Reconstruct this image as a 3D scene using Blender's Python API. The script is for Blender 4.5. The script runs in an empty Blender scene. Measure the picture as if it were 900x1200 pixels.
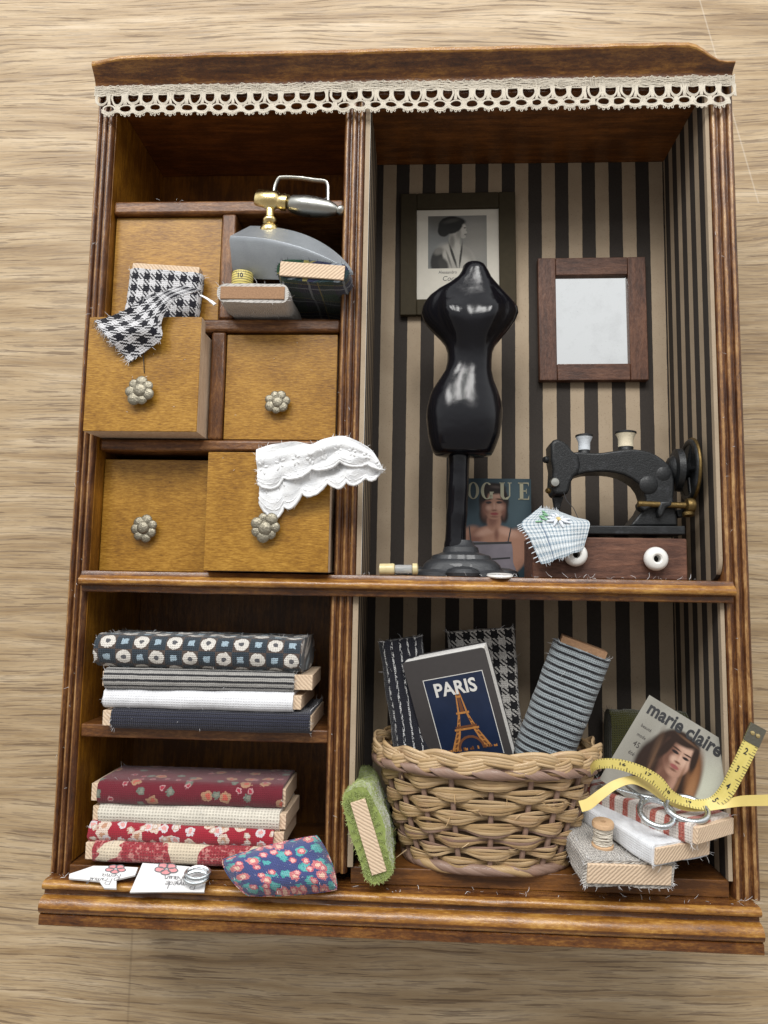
import bpy, bmesh, math, random
from mathutils import Vector, Matrix, Euler, noise
random.seed(7)
S = 0.01                      # everything is modelled in centimetres; top-level objects carry this scale
PI = math.pi
sc = bpy.context.scene
col = sc.collection
rnd = random.uniform

# ------------------------------------------------------------------ camera (solved from the photograph)
CAM = Vector((0.4036, -1.1521, 16.8225)); FPX = 838.395
CROT = Euler((0.104960, 0.0478245, 0.0175538), 'XYZ').to_matrix()

def at(px, py, z):
    """photo pixel (900x1200) -> cm point at height z above the cabinet's front plane"""
    d = CROT @ Vector(((px - 450) / FPX, -(py - 600) / FPX, -1.0))
    return CAM + d * ((z - CAM.z) / d.z)

# ------------------------------------------------------------------ mesh builder
class MB:
    def __init__(s): s.v = []; s.f = []; s.m = []; s.uv = []
    def add(s, vs, fs, m=0, fuv=None, M=None):
        b = len(s.v)
        for p in vs:
            s.v.append(M @ Vector(p) if M is not None else Vector(p))
        for k, f in enumerate(fs):
            s.f.append([i + b for i in f]); s.m.append(m[k] if isinstance(m, (list, tuple)) else m)
            s.uv.append(fuv[k] if fuv else None)
    def box(s, lo, hi, m=0, M=None):
        (a, b, c), (d, e, f) = lo, hi
        vs = [(a,b,c),(d,b,c),(d,e,c),(a,e,c),(a,b,f),(d,b,f),(d,e,f),(a,e,f)]
        # order: bottom(-z) top(+z) -y +x +y -x
        s.add(vs, [(3,2,1,0),(4,5,6,7),(0,1,5,4),(1,2,6,5),(2,3,7,6),(3,0,4,7)], m, None, M)
    def loft(s, rings, m=0, closed=True, caps=True, loop=False, M=None):
        n = len(rings[0]); vs = [p for r in rings for p in r]; fs = []; uv = []
        u = [0.0]
        for i in range(1, len(rings) + (1 if loop else 0)):
            a, b = rings[i - 1], rings[i % len(rings)]
            u.append(u[-1] + sum((Vector(a[k]) - Vector(b[k])).length for k in range(0, n, max(1, n // 4))) / len(range(0, n, max(1, n // 4))))
        w = [0.0]; mid = rings[len(rings) // 2]
        for k in range(1, n + 1):
            w.append(w[-1] + (Vector(mid[k % n]) - Vector(mid[k - 1])).length)
        R = len(rings) if loop else len(rings) - 1
        for i in range(R):
            j = (i + 1) % len(rings)
            for k in range(n if closed else n - 1):
                k2 = (k + 1) % n
                fs.append((i*n+k, i*n+k2, j*n+k2, j*n+k))
                uv.append([(u[i], w[k]), (u[i], w[k+1]), (u[i+1], w[k+1]), (u[i+1], w[k])])
        if caps and closed and not loop:
            fs.append(tuple(reversed(range(n)))); uv.append([(p[0]*.9+p[2]*.3, p[1]*.9+p[2]*.4) for p in reversed(rings[0])])
            fs.append(tuple((len(rings)-1)*n+k for k in range(n))); uv.append([(p[0]*.9+p[2]*.3, p[1]*.9+p[2]*.4) for p in rings[-1]])
        s.add(vs, fs, m, uv, M)
    def tube(s, path, r, n=6, m=0, loop=False, flat=1.0, up=None, caps=True, M=None):
        P = [Vector(p) for p in path]; N = len(P); rings = []; nv = None
        rr = r if isinstance(r, (list, tuple)) else [r] * N
        for i in range(N):
            t = (P[(i+1) % N] - P[i-1]) if (loop or 0 < i < N-1) else (P[1]-P[0] if i == 0 else P[-1]-P[-2])
            if t.length < 1e-9: t = Vector((0,0,1))
            t.normalize()
            if up is not None:
                uu = up[i] if isinstance(up, list) else Vector(up)
                nv = uu - t * uu.dot(t)
            elif nv is None:
                nv = t.orthogonal()
            else:
                nv = nv - t * nv.dot(t)
            if nv.length < 1e-6: nv = t.orthogonal()
            nv.normalize(); bv = t.cross(nv)
            rings.append([P[i] + (nv * math.cos(2*PI*k/n) * flat + bv * math.sin(2*PI*k/n)) * rr[i] for k in range(n)])
        s.loft(rings, m, True, caps, loop, M)
    def lathe(s, prof, n=24, m=0, M=None, caps=True):
        """prof: (radius, height) about local z"""
        s.loft([[(r*math.cos(2*PI*k/n), r*math.sin(2*PI*k/n), h) for k in range(n)] for r, h in prof], m, True, caps, False, M)
    def prism(s, poly, z0, z1, m=0, M=None, mside=None):
        n = len(poly)
        ar = sum(poly[i][0]*poly[(i+1)%n][1]-poly[(i+1)%n][0]*poly[i][1] for i in range(n))
        if ar < 0: poly = poly[::-1]
        vs = [(x, y, z0) for x, y in poly] + [(x, y, z1) for x, y in poly]
        fs = [tuple(reversed(range(n))), tuple(range(n, 2*n))]; mm = [m, m]
        for i in range(n):
            fs.append((i, (i+1) % n, n + (i+1) % n, n + i)); mm.append(m if mside is None else mside)
        s.add(vs, fs, mm, None, M)
    def flat(s, poly, z, m=0, M=None):
        n = len(poly)
        ar = sum(poly[i][0]*poly[(i+1)%n][1]-poly[(i+1)%n][0]*poly[i][1] for i in range(n))
        if ar < 0: poly = poly[::-1]
        s.add([(x, y, z) for x, y in poly], [tuple(range(n))], m, None, M)
    def sheet(s, fn, nu, nv, m=0, th=0.0, uvs=(1, 1)):
        """fn(u,v)->Vector on a grid; th>0 gives it a second side"""
        P = [[Vector(fn(i/nu, j/nv)) for j in range(nv+1)] for i in range(nu+1)]
        def nrm(i, j):
            a = P[min(i+1, nu)][j]-P[max(i-1, 0)][j]; b = P[i][min(j+1, nv)]-P[i][max(j-1, 0)]
            c = a.cross(b); return c.normalized() if c.length > 1e-12 else Vector((0,0,1))
        W = nv+1; idx = lambda i, j: i*W+j
        vs = [P[i][j] for i in range(nu+1) for j in range(nv+1)]; fs = []; uv = []
        U = lambda i, j: (i/nu*uvs[0], j/nv*uvs[1])
        for i in range(nu):
            for j in range(nv):
                q = [(i,j),(i+1,j),(i+1,j+1),(i,j+1)]
                fs.append(tuple(idx(*a) for a in q)); uv.append([U(*a) for a in q])
        if th > 0:
            o = len(vs); vs += [P[i][j]-nrm(i,j)*th for i in range(nu+1) for j in range(nv+1)]
            for i in range(nu):
                for j in range(nv):
                    q = [(i,j+1),(i+1,j+1),(i+1,j),(i,j)]
                    fs.append(tuple(o+idx(*a) for a in q)); uv.append([U(*a) for a in q])
            edge = [(i,0) for i in range(nu)]+[(nu,j) for j in range(nv)]+[(i,nv) for i in range(nu,0,-1)]+[(0,j) for j in range(nv,0,-1)]
            for k in range(len(edge)):
                a, b = edge[k], edge[(k+1) % len(edge)]
                fs.append((idx(*b), idx(*a), o+idx(*a), o+idx(*b))); uv.append([U(*b), U(*a), U(*a), U(*b)])
        s.add(vs, fs, m, uv)
    def text(s, body, size, fn, m=0, bold=0.0, sx=1.0, align='CENTER', spacing=1.0):
        """fn(x,y) -> Vector places the flat glyphs"""
        cu = bpy.data.curves.new('lettering', 'FONT'); cu.body = body; cu.size = size; cu.align_x = align; cu.align_y = 'CENTER'
        cu.resolution_u = 3; cu.offset = bold; cu.space_character = spacing
        o = bpy.data.objects.new('lettering', cu); col.objects.link(o); bpy.context.view_layer.update()
        me = o.evaluated_get(bpy.context.evaluated_depsgraph_get()).to_mesh()
        s.add([fn(v.co.x*sx, v.co.y) for v in me.vertices], [tuple(p.vertices) for p in me.polygons], m)
        bpy.data.objects.remove(o); bpy.data.curves.remove(cu)
    def fibre(s, p, d, L, r=0.005, m=0, curl=0.6):
        p = Vector(p); d = Vector(d).normalized(); pts = [p]; w = Vector((rnd(-1,1), rnd(-1,1), rnd(-1,1))) * curl
        for k in range(3):
            d = (d + w * 0.4).normalized(); pts.append(pts[-1] + d * L / 3)
        s.tube(pts, [r, r, r*.8, r*.4], 3, m, caps=False)
    def build(s, name, mats, parent=None, loc=(0,0,0), rot=None, bev=0, ang=40, sub=0, seg=2, world=False, org=None):
        me = bpy.data.meshes.new(name)
        off = Vector(parent['_o']) if (world and parent is not None) else Vector(org) if org is not None else Vector((0,0,0))
        me.from_pydata([tuple(v - off) for v in s.v], [], s.f)
        me.polygons.foreach_set('material_index', s.m)
        ul = me.uv_layers.new(name='UVMap'); li = 0
        for f, q in zip(s.f, s.uv):
            for k, i in enumerate(f):
                if q: ul.data[li].uv = q[k]
                else: ul.data[li].uv = (s.v[i].x + s.v[i].z*.3, s.v[i].y + s.v[i].z*.7)
                li += 1
        me.polygons.foreach_set('use_smooth', [True]*len(s.f)); me.update()
        me.set_sharp_from_angle(angle=math.radians(ang))
        for x in (mats if isinstance(mats, (list, tuple)) else [mats]): me.materials.append(x)
        o = bpy.data.objects.new(name, me); col.objects.link(o)
        if parent is not None: o.parent = parent; o.location = loc
        else:
            o.scale = (S, S, S); o.location = (Vector(loc) + (Vector(org) if org is not None else Vector((0,0,0)))) * S
        if rot is not None: o.rotation_euler = rot
        if bev:
            b = o.modifiers.new('bevel', 'BEVEL'); b.width = bev; b.segments = seg; b.limit_method = 'ANGLE'; b.angle_limit = math.radians(40)
        if sub:
            b = o.modifiers.new('subsurf', 'SUBSURF'); b.levels = sub; b.render_levels = sub
        return o

def thing(name, label, cat, loc=(0,0,0), rot=None, group=None):
    o = bpy.data.objects.new(name, None); col.objects.link(o)
    o.empty_display_size = 0.5
    o.scale = (S, S, S); o.location = Vector(loc) * S
    if rot is not None: o.rotation_euler = rot
    o['_o'] = tuple(loc); o['label'] = label; o['category'] = cat
    if group: o['group'] = group
    return o

def tag(o, label, cat, group=None):
    o['label'] = label; o['category'] = cat
    if group: o['group'] = group
    return o

def catmull(pts, n=6, closed=False):
    P = [Vector(p) for p in pts]; N = len(P); out = []
    for i in range(N if closed else N-1):
        g = lambda k: P[k % N] if closed else P[max(0, min(N-1, k))]
        a, b, c, d = g(i-1), g(i), g(i+1), g(i+2)
        for k in range(n):
            t = k/n
            out.append(0.5*((2*b)+(c-a)*t+(2*a-5*b+4*c-d)*t*t+(3*b-a-3*c+d)*t**3))
    if not closed: out.append(P[-1])
    return out

def blob(pts, n=5): return [(p.x, p.y) for p in catmull([Vector((x, y, 0)) for x, y in pts], n, True)]
def ell(cx, cy, rx, ry, n=20, a=0): return [(cx+rx*math.cos(2*PI*k/n)*math.cos(a)-ry*math.sin(2*PI*k/n)*math.sin(a), cy+rx*math.cos(2*PI*k/n)*math.sin(a)+ry*math.sin(2*PI*k/n)*math.cos(a)) for k in range(n)]
def lerpc(pts, t):
    x = t*(len(pts)-1); i = min(int(x), len(pts)-2); f = x-i
    return tuple(a+(b-a)*f for a, b in zip(pts[i], pts[i+1]))
def roundrect(w, h, r, k=5):
    out = []
    for cx, cy, a0 in ((w/2-r, h/2-r, 0), (-w/2+r, h/2-r, PI/2), (-w/2+r, -h/2+r, PI), (w/2-r, -h/2+r, 1.5*PI)):
        for i in range(k+1):
            a = a0+i/k*PI/2; out.append((cx+r*math.cos(a), cy+r*math.sin(a)))
    return out
def densify(pts, step):
    out = []
    for i in range(len(pts)):
        a, b = Vector(pts[i]), Vector(pts[(i+1) % len(pts)]); n = max(1, int((b-a).length/step))
        for k in range(n): out.append(tuple(a+(b-a)*k/n))
    return out

# ------------------------------------------------------------------ materials
class G:
    def __init__(s, name):
        s.m = bpy.data.materials.new(name); s.m.use_nodes = True; s.t = s.m.node_tree
        s.b = s.t.nodes['Principled BSDF']; tc = s.t.nodes.new('ShaderNodeTexCoord'); s.obj = tc.outputs['Object']; s.uv = tc.outputs['UV']
    def put(s, sock, v):
        if isinstance(v, bpy.types.NodeSocket): s.t.links.new(v, sock)
        elif isinstance(v, (tuple, list)) and sock.type == 'RGBA' and len(v) == 3: sock.default_value = (*v, 1)
        else: sock.default_value = v
    def n(s, ty, **kw):
        nd = s.t.nodes.new(ty)
        for k, v in kw.items():
            if hasattr(nd, k) and not k[0].isupper(): setattr(nd, k, v)
        for k, v in kw.items():
            if k[0].isupper(): s.put(nd.inputs[k.replace('_', ' ')], v)
        return nd
    def mt(s, op, a, b=0.0, c=0.0, clamp=False):
        nd = s.t.nodes.new('ShaderNodeMath'); nd.operation = op; nd.use_clamp = clamp
        for i, v in enumerate((a, b, c)): s.put(nd.inputs[i], v)
        return nd.outputs[0]
    def mix(s, f, a, b):
        nd = s.t.nodes.new('ShaderNodeMix'); nd.data_type = 'RGBA'; nd.clamp_factor = True
        s.put(nd.inputs[0], f); s.put(nd.inputs[6], a); s.put(nd.inputs[7], b); return nd.outputs[2]
    def ramp(s, f, stops, interp='LINEAR'):
        nd = s.t.nodes.new('ShaderNodeValToRGB'); e = nd.color_ramp.elements; nd.color_ramp.interpolation = interp
        while len(e) < len(stops): e.new(0.5)
        for k, (p, c) in enumerate(stops):
            e[k].position = p; e[k].color = (*c, 1) if isinstance(c, tuple) else (c, c, c, 1)
        s.put(nd.inputs[0], f); return nd.outputs[0]
    def mapv(s, vec, scale=(1,1,1), rot=(0,0,0), loc=(0,0,0)):
        nd = s.t.nodes.new('ShaderNodeMapping'); s.put(nd.inputs[0], vec)
        nd.inputs['Location'].default_value = loc; nd.inputs['Rotation'].default_value = rot; nd.inputs['Scale'].default_value = scale
        return nd.outputs[0]
    def noise(s, vec, scale, detail=3, rough=.55, dist=0, color=False):
        nd = s.t.nodes.new('ShaderNodeTexNoise'); s.put(nd.inputs['Vector'], vec)
        nd.inputs['Scale'].default_value = scale; nd.inputs['Detail'].default_value = detail; nd.inputs['Roughness'].default_value = rough; nd.inputs['Distortion'].default_value = dist
        return nd.outputs['Color' if color else 'Fac']
    def vor(s, vec, scale, rand=1.0, feature='F1', dims='2D'):
        nd = s.t.nodes.new('ShaderNodeTexVoronoi'); nd.voronoi_dimensions = dims; nd.feature = feature; s.put(nd.inputs['Vector'], vec)
        nd.inputs['Scale'].default_value = scale; nd.inputs['Randomness'].default_value = rand; return nd
    def xyz(s, vec):
        nd = s.t.nodes.new('ShaderNodeSeparateXYZ'); s.put(nd.inputs[0], vec); return nd.outputs
    def vadd(s, a, b, op='ADD', sc_=None):
        nd = s.t.nodes.new('ShaderNodeVectorMath'); nd.operation = op; s.put(nd.inputs[0], a); s.put(nd.inputs[1], b)
        if sc_ is not None: nd.inputs['Scale'].default_value = sc_
        return nd.outputs[0]
    def lt(s, a, b): return s.mt('LESS_THAN', a, b)
    def gt(s, a, b): return s.mt('GREATER_THAN', a, b)
    def step(s, x, a, b):
        nd = s.t.nodes.new('ShaderNodeMapRange'); nd.interpolation_type = 'SMOOTHSTEP'; s.put(nd.inputs[0], x)
        nd.inputs[1].default_value = a; nd.inputs[2].default_value = b; return nd.outputs[0]
    def bump(s, h, cm, strength=1.0, normal=None):
        nd = s.t.nodes.new('ShaderNodeBump'); nd.inputs['Strength'].default_value = strength; nd.inputs['Distance'].default_value = cm*S
        s.put(nd.inputs['Height'], h)
        if normal is not None: s.put(nd.inputs['Normal'], normal)
        return nd.outputs[0]
    def done(s, color, rough=.6, metal=0, normal=None, **kw):
        s.put(s.b.inputs['Base Color'], color); s.put(s.b.inputs['Roughness'], rough); s.put(s.b.inputs['Metallic'], metal)
        if normal is not None: s.put(s.b.inputs['Normal'], normal)
        for k, v in kw.items(): s.put(s.b.inputs[k.replace('_', ' ')], v)
        return s.m

def plain(name, c, rough=.6, metal=0, var=.12, sc_=8, bump_=0.0, **kw):
    g = G(name); n = g.noise(g.obj, sc_, 4)
    c0 = tuple(x*(1-var) for x in c); c1 = tuple(min(1, x*(1+var)) for x in c)
    return g.done(g.mix(n, c0, c1), rough, metal, g.bump(n, bump_) if bump_ else None, **kw)

def stain(name, axis, dark, mid, light, rough=.34, coat=.3, speck=.5, bump_=.010):
    """stained and varnished wood, grain along axis"""
    g = G(name); sc3 = [9, 9, 9]; sc3[axis] = .9
    n1 = g.noise(g.mapv(g.obj, tuple(sc3)), 1.0, 6, .62, .4)
    sc4 = [1, 1, 1]; sc4[axis] = .35
    n2 = g.noise(g.mapv(g.obj, tuple(sc4)), 19, 4, .75)
    n3 = g.noise(g.obj, 1.1, 3, .5)
    f = g.mt('ADD', g.mt('ADD', g.mt('MULTIPLY', n1, .55), g.mt('MULTIPLY', n2, speck)), g.mt('MULTIPLY', g.mt('SUBTRACT', n3, .5), .35))
    c = g.ramp(f, [(.34, dark), (.52, mid), (.72, light)])
    return g.done(c, g.ramp(n2, [(.3, rough+.14), (.7, rough-.06)]), 0, g.bump(g.mt('ADD', n2, g.mt('MULTIPLY', n1, .6)), bump_), Specular_IOR_Level=.42, Coat_Weight=coat*.6, Coat_Roughness=.25)

DK, MD, LT = (.034, .0105, .0032), (.150, .055, .0095), (.39, .185, .033)
M = {}
M['stain_y'] = stain('stained wood upright', 1, (.026, .009, .004), (.085, .030, .010), (.24, .105, .032), .26)
M['stain_x'] = stain('stained wood cross grain', 0, (.030, .009, .0035), (.115, .040, .009), (.30, .135, .028), .24, .6)
M['worn_y'] = stain('rubbed edge of upright', 1, (.09, .034, .010), (.25, .12, .04), (.50, .31, .13), .26)
M['worn_x'] = stain('rubbed edge of moulding', 0, (.11, .038, .008), (.28, .12, .02), (.54, .30, .075), .2, .7)
M['rail'] = stain('reddish rail wood', 0, (.040, .013, .004), (.125, .046, .011), (.29, .135, .042), .36)
M['rail_y'] = stain('reddish rail wood upright', 1, (.040, .013, .004), (.125, .046, .011), (.29, .135, .042), .36)
M['inner'] = stain('inner cabinet wood', 1, (.10, .036, .005), (.25, .098, .011), (.40, .18, .024), .4, .2, .25)
M['veneer'] = stain('golden side veneer', 1, (.16, .062, .006), (.36, .16, .014), (.52, .26, .03), .35, .25, .25)
M['inner_x'] = stain('inner cabinet wood lengthwise', 0, (.08, .03, .008), (.20, .078, .017), (.33, .145, .035), .36, .25, .25)
M['ceil'] = stain('dark ceiling wood', 0, (.10, .034, .008), (.24, .085, .018), (.36, .145, .034), .35, .3, .25)

def drawer_mat():
    g = G('golden varnished drawer wood')
    v = g.mapv(g.obj, (5, 34, 5), rot=(0, 0, .03)); n1 = g.noise(v, 1, 4, .6, .3)
    n2 = g.noise(g.mapv(g.obj, (11, 60, 11)), 1, 2, .6); n3 = g.noise(g.obj, .9, 3)
    f = g.mt('ADD', g.mt('ADD', g.mt('MULTIPLY', n1, .5), g.mt('MULTIPLY', n2, .3)), g.mt('MULTIPLY', n3, .3))
    c = g.ramp(f, [(.38, (.135, .054, .006)), (.53, (.285, .135, .014)), (.68, (.45, .24, .038))])
    return g.done(c, .36, 0, g.bump(n2, .003), Specular_IOR_Level=.35, Coat_Weight=.1, Coat_Roughness=.3)
M['drawer'] = drawer_mat()
M['pale'] = stain('raw pale wood', 1, (.52, .38, .26), (.66, .51, .37), (.76, .62, .47), .65, 0, .35)
M['hole'] = plain('dark gap', (.01, .006, .004), .9)

def card_mat():
    g = G('sawn pale board'); x, y, z = g.xyz(g.obj)
    w = g.n('ShaderNodeTexWave', wave_type='BANDS', bands_direction='DIAGONAL', Vector=g.obj, Scale=6.5, Distortion=2.2, Detail=3.0, Detail_Scale=1.6).outputs['Fac']
    n = g.noise(g.obj, 14, 4)
    c = g.mix(g.mt('MULTIPLY', w, .55), (.66, .50, .35), (.40, .26, .16))
    c = g.mix(g.mt('MULTIPLY', n, .4), c, (.76, .62, .46))
    return g.done(c, .8, 0, g.bump(w, .008))
M['core'] = card_mat()
M['core_brown'] = plain('brown board end', (.30, .17, .09), .8, var=.3, sc_=22, bump_=.01)

def stripes_mat(name, axis, period, phase, frac=.5):
    g = G(name); c3 = g.xyz(g.obj)
    wob = g.mt('MULTIPLY', g.mt('SUBTRACT', g.noise(g.obj, 3, 2), .5), .02)
    u = g.mt('FRACT', g.mt('DIVIDE', g.mt('ADD', g.mt('SUBTRACT', c3[axis], phase), wob), period))
    f = g.lt(u, frac)
    n = g.noise(g.obj, 30, 4, .7); n2 = g.noise(g.obj, 1.3, 3)
    b = g.mix(n2, (.33, .255, .175), (.43, .345, .25)); b = g.mix(g.step(n, .58, .70), b, (.22, .165, .11)); b = g.mix(g.mt('MULTIPLY', g.step(g.noise(g.obj, .7, 4, .6), .45, .75), .35), b, (.25, .19, .13))
    d = g.mix(n, (.024, .020, .018), (.056, .047, .040))
    return g.done(g.mix(f, d, b), .8, 0, g.bump(n, .003), Specular_IOR_Level=.18)
PER = .766
x0 = at(449.6, 200, -3.02).x
M['paper_x'] = stripes_mat('striped wallpaper', 0, PER, x0)
M['paper_z'] = stripes_mat('striped wallpaper on side', 2, .60, -3.02 + .12, .46)
M['paper_edge'] = plain('cut paper edge', (.50, .47, .42), .8, var=.3)

def oak():
    g = G('oak tabletop'); o = g.obj
    wn = g.noise(g.mapv(o, (.06, .20, 1)), 1.0, 3, .5)
    x, y, z = g.xyz(o)
    yy = g.mt('ADD', y, g.mt('MULTIPLY', g.mt('SUBTRACT', wn, .5), 1.7))
    cv3 = g.n('ShaderNodeCombineXYZ', X=g.mt('MULTIPLY', x, .9), Y=g.mt('MULTIPLY', yy, 17), Z=0.0).outputs[0]
    n3 = g.noise(cv3, 1.0, 4, .65)
    cv = g.n('ShaderNodeCombineXYZ', X=g.mt('MULTIPLY', x, .15), Y=g.mt('MULTIPLY', yy, 2.6), Z=0.0).outputs[0]
    n1 = g.noise(cv, 1.0, 7, .62, .3)                                                 # broad figure
    cv2 = g.n('ShaderNodeCombineXYZ', X=g.mt('MULTIPLY', x, .42), Y=g.mt('MULTIPLY', yy, 13), Z=0.0).outputs[0]
    n2 = g.noise(cv2, 1.0, 4, .6)                                                     # pores: short dark dashes
    cv3 = g.n('ShaderNodeCombineXYZ', X=g.mt('MULTIPLY', x, .8), Y=g.mt('MULTIPLY', yy, 22), Z=0.0).outputs[0]
    n3 = g.noise(cv3, 1.0, 3, .6)
    n1 = g.mt('ADD', g.mt('MULTIPLY', n1, .75), g.mt('MULTIPLY', n3, .25))
    c = g.ramp(n1, [(.34, (.25, .165, .085)), (.44, (.38, .27, .152)), (.54, (.48, .362, .222)), (.65, (.58, .465, .32))])
    c = g.mix(g.mt('MULTIPLY', g.step(n2, .575, .605), .66), c, (.13, .082, .048))
    c = g.mix(g.mt('MULTIPLY', g.step(n3, .535, .565), .50), c, (.19, .135, .09))
    # two knots and the plank seams
    for kx, ky, r in ((-8.6, 8.9, .42), (8.5, 11.3, .25)):
        d = g.mt('SQRT', g.mt('ADD', g.mt('POWER', g.mt('SUBTRACT', x, kx), 2), g.mt('MULTIPLY', g.mt('POWER', g.mt('SUBTRACT', y, ky), 2), 3.2)))
        d = g.mt('ADD', d, g.mt('MULTIPLY', n2, .25))
        c = g.mix(g.mt('MULTIPLY', g.mt('SUBTRACT', 1, g.step(d, r*.4, r*1.6)), .55), c, (.14, .08, .045))
    sx = g.mt('ABSOLUTE', g.mt('SUBTRACT', x, -7.45)); seam = g.mt('MULTIPLY', g.lt(sx, .03), g.lt(y, -9.2))
    c = g.mix(g.mt('MULTIPLY', seam, .22), c, (.09, .055, .035))
    # a long pale scratch at the upper right
    la, lb = at(820, 0, -3.9), at(889, 238, -3.9); nx_, ny_ = (lb.y-la.y), -(lb.x-la.x); ll = math.hypot(nx_, ny_)
    dd = g.mt('ABSOLUTE', g.mt('ADD', g.mt('ADD', g.mt('MULTIPLY', x, nx_/ll), g.mt('MULTIPLY', y, ny_/ll)), -(la.x*nx_+la.y*ny_)/ll))
    c = g.mix(g.mt('MULTIPLY', g.mt('MULTIPLY', g.lt(dd, .022), g.gt(y, lb.y)), .22), c, (.74, .68, .58))
    h = g.mt('SUBTRACT', g.mt('MULTIPLY', n1, .3), g.mt('MULTIPLY', g.step(n2, .52, .72), .7))
    rr = g.ramp(n2, [(.35, .40), (.7, .62)])
    return g.done(c, rr, 0, g.bump(h, .005), Specular_IOR_Level=.4)
M['oak'] = oak()

def cloth(name, colfn, thread=.055, bump_=.010, rough=.9, sheen=.25, amt=.35, fuzz=0.0):
    """woven cloth: colfn(g, u, v) -> colour; threads show as fine over-under relief"""
    g = G(name); nz = g.noise(g.uv, 6, 3, .6, color=True)
    wob = g.n('ShaderNodeVectorMath', operation='SCALE', Scale=.03); g.put(wob.inputs[0], g.vadd(nz, (.5, .5, .5), 'SUBTRACT'))
    uvw = g.vadd(g.uv, wob.outputs[0]); u, v, _ = g.xyz(uvw)
    c = colfn(g, u, v)
    k = 2*PI/thread
    su = g.mt('SINE', g.mt('MULTIPLY', u, k/1)); sv = g.mt('SINE', g.mt('MULTIPLY', v, k/1))
    hw = g.mt('MULTIPLY', g.mt('ADD', g.mt('MULTIPLY', su, .5), .5), g.mt('ADD', g.mt('MULTIPLY', sv, .5), .5))
    h = g.mt('SUBTRACT', g.mt('MULTIPLY', g.noise(g.uv, 60, 2), .8), hw)
    f = g.mt('MULTIPLY', g.mt('POWER', hw, .7), amt*1.25)
    c2 = g.n('ShaderNodeHueSaturation', Color=c, Value=.55, Fac=1.0).outputs[0]
    n = g.noise(g.uv, 3.5, 4, .6)
    c = g.mix(f, c, c2); c3 = g.n('ShaderNodeHueSaturation', Color=c, Value=g.mt('ADD', .8, g.mt('MULTIPLY', n, .42)), Fac=1.0).outputs[0]
    return g.done(c3, rough, 0, g.bump(h, bump_), Sheen_Weight=sheen, Sheen_Roughness=.5, Specular_IOR_Level=.2)

def hound(t, a, b, k=4):
    def fn(g, u, v):
        xi = g.mt('FLOOR', g.mt('DIVIDE', u, t)); yi = g.mt('FLOOR', g.mt('DIVIDE', v, t))
        wa = g.mt('FLOORED_MODULO', g.mt('FLOOR', g.mt('DIVIDE', xi, k)), 2); we = g.mt('FLOORED_MODULO', g.mt('FLOOR', g.mt('DIVIDE', yi, k)), 2)
        sel = g.lt(g.mt('FLOORED_MODULO', g.mt('ADD', xi, yi), 4), 2)
        f = g.mt('ADD', g.mt('MULTIPLY', sel, wa), g.mt('MULTIPLY', g.mt('SUBTRACT', 1, sel), we))
        return g.mix(f, a, b)
    return fn
def solid(c): return lambda g, u, v: g.mix(g.noise(g.uv, 9, 4), tuple(x*.85 for x in c), tuple(min(1, x*1.1) for x in c))
def vstripe(period, frac, a, b, along='v', jit=.0):
    def fn(g, u, v):
        x = g.mt('FRACT', g.mt('DIVIDE', v if along == 'v' else u, period))
        if jit: x = g.mt('ADD', x, g.mt('MULTIPLY', g.mt('SUBTRACT', g.noise(g.uv, 20, 2), .5), jit))
        return g.mix(g.step(x, frac-.06, frac+.06), a, b)
    return fn
def tartan(g, u, v):
    c = None
    def band(x, p, w, o): return g.lt(g.mt('ABSOLUTE', g.mt('SUBTRACT', g.mt('FRACT', g.mt('ADD', g.mt('DIVIDE', x, p), o)), .5)), w)
    c = g.mix(g.mt('MULTIPLY', g.mt('ADD', band(u, .9, .22, 0), band(v, .9, .22, 0)), .5), (.018, .022, .055), (.010, .045, .022))
    c = g.mix(g.mt('MULTIPLY', g.mt('MAXIMUM', band(u, .9, .028, .5), band(v, .9, .028, .5)), .6), c, (.32, .36, .40))
    return g.mix(g.mt('MULTIPLY', g.mt('MAXIMUM', band(u, .9, .02, .25), band(v, .9, .02, .25)), .5), c, (.35, .30, .06))
def dots(g, u, v):
    C = .395; a = g.mt('DIVIDE', u, C); b = g.mt('DIVIDE', g.mt('ADD', v, .0), C)
    par = g.mt('FLOORED_MODULO', g.mt('ADD', g.mt('FLOOR', a), g.mt('FLOOR', b)), 2)
    fx = g.mt('SUBTRACT', g.mt('FRACT', a), .5); fy = g.mt('SUBTRACT', g.mt('FRACT', b), .5)
    nz = g.mt('MULTIPLY', g.mt('SUBTRACT', g.noise(g.uv, 14, 3), .5), .22)
    d = g.mt('ADD', g.mt('SQRT', g.mt('ADD', g.mt('MULTIPLY', fx, fx), g.mt('MULTIPLY', fy, fy))), nz)
    q = g.mt('ADD', g.mt('MAXIMUM', g.mt('ABSOLUTE', fx), g.mt('ABSOLUTE', fy)), nz)
    ring = g.mix(g.lt(d, .15), g.mix(g.lt(d, .44), (.085, .062, .052), (.66, .63, .58)), (.10, .10, .11))
    sq = g.mix(g.lt(q, .19), (.030, .042, .055), (.33, .43, .50))
    return g.mix(par, sq, ring)
def floral(base, spots, scale, dens=.45, size=.4):
    def fn(g, u, v):
        c = base; vec = g.vadd(g.uv, (0, 0, 0))
        for k, sp in enumerate(spots):
            nd = g.vor(g.vadd(g.uv, (3.7*k, 1.9*k, 0)), scale*(1+.23*k), .55); r = g.xyz(nd.outputs['Color'])
            d = g.mt('ADD', nd.outputs['Distance'], g.mt('MULTIPLY', g.mt('SUBTRACT', g.noise(g.uv, 10+3*k, 3), .5), .5))
            ins = g.mt('MULTIPLY', g.lt(d, size*(sp[2] if len(sp) > 2 else 1-.12*k)), g.gt(r[0], 1-dens))
            col_ = g.mix(g.lt(d, size*.45), sp[0], sp[1])
            c = g.mix(ins, c, col_)
        return c
    return fn
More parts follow.
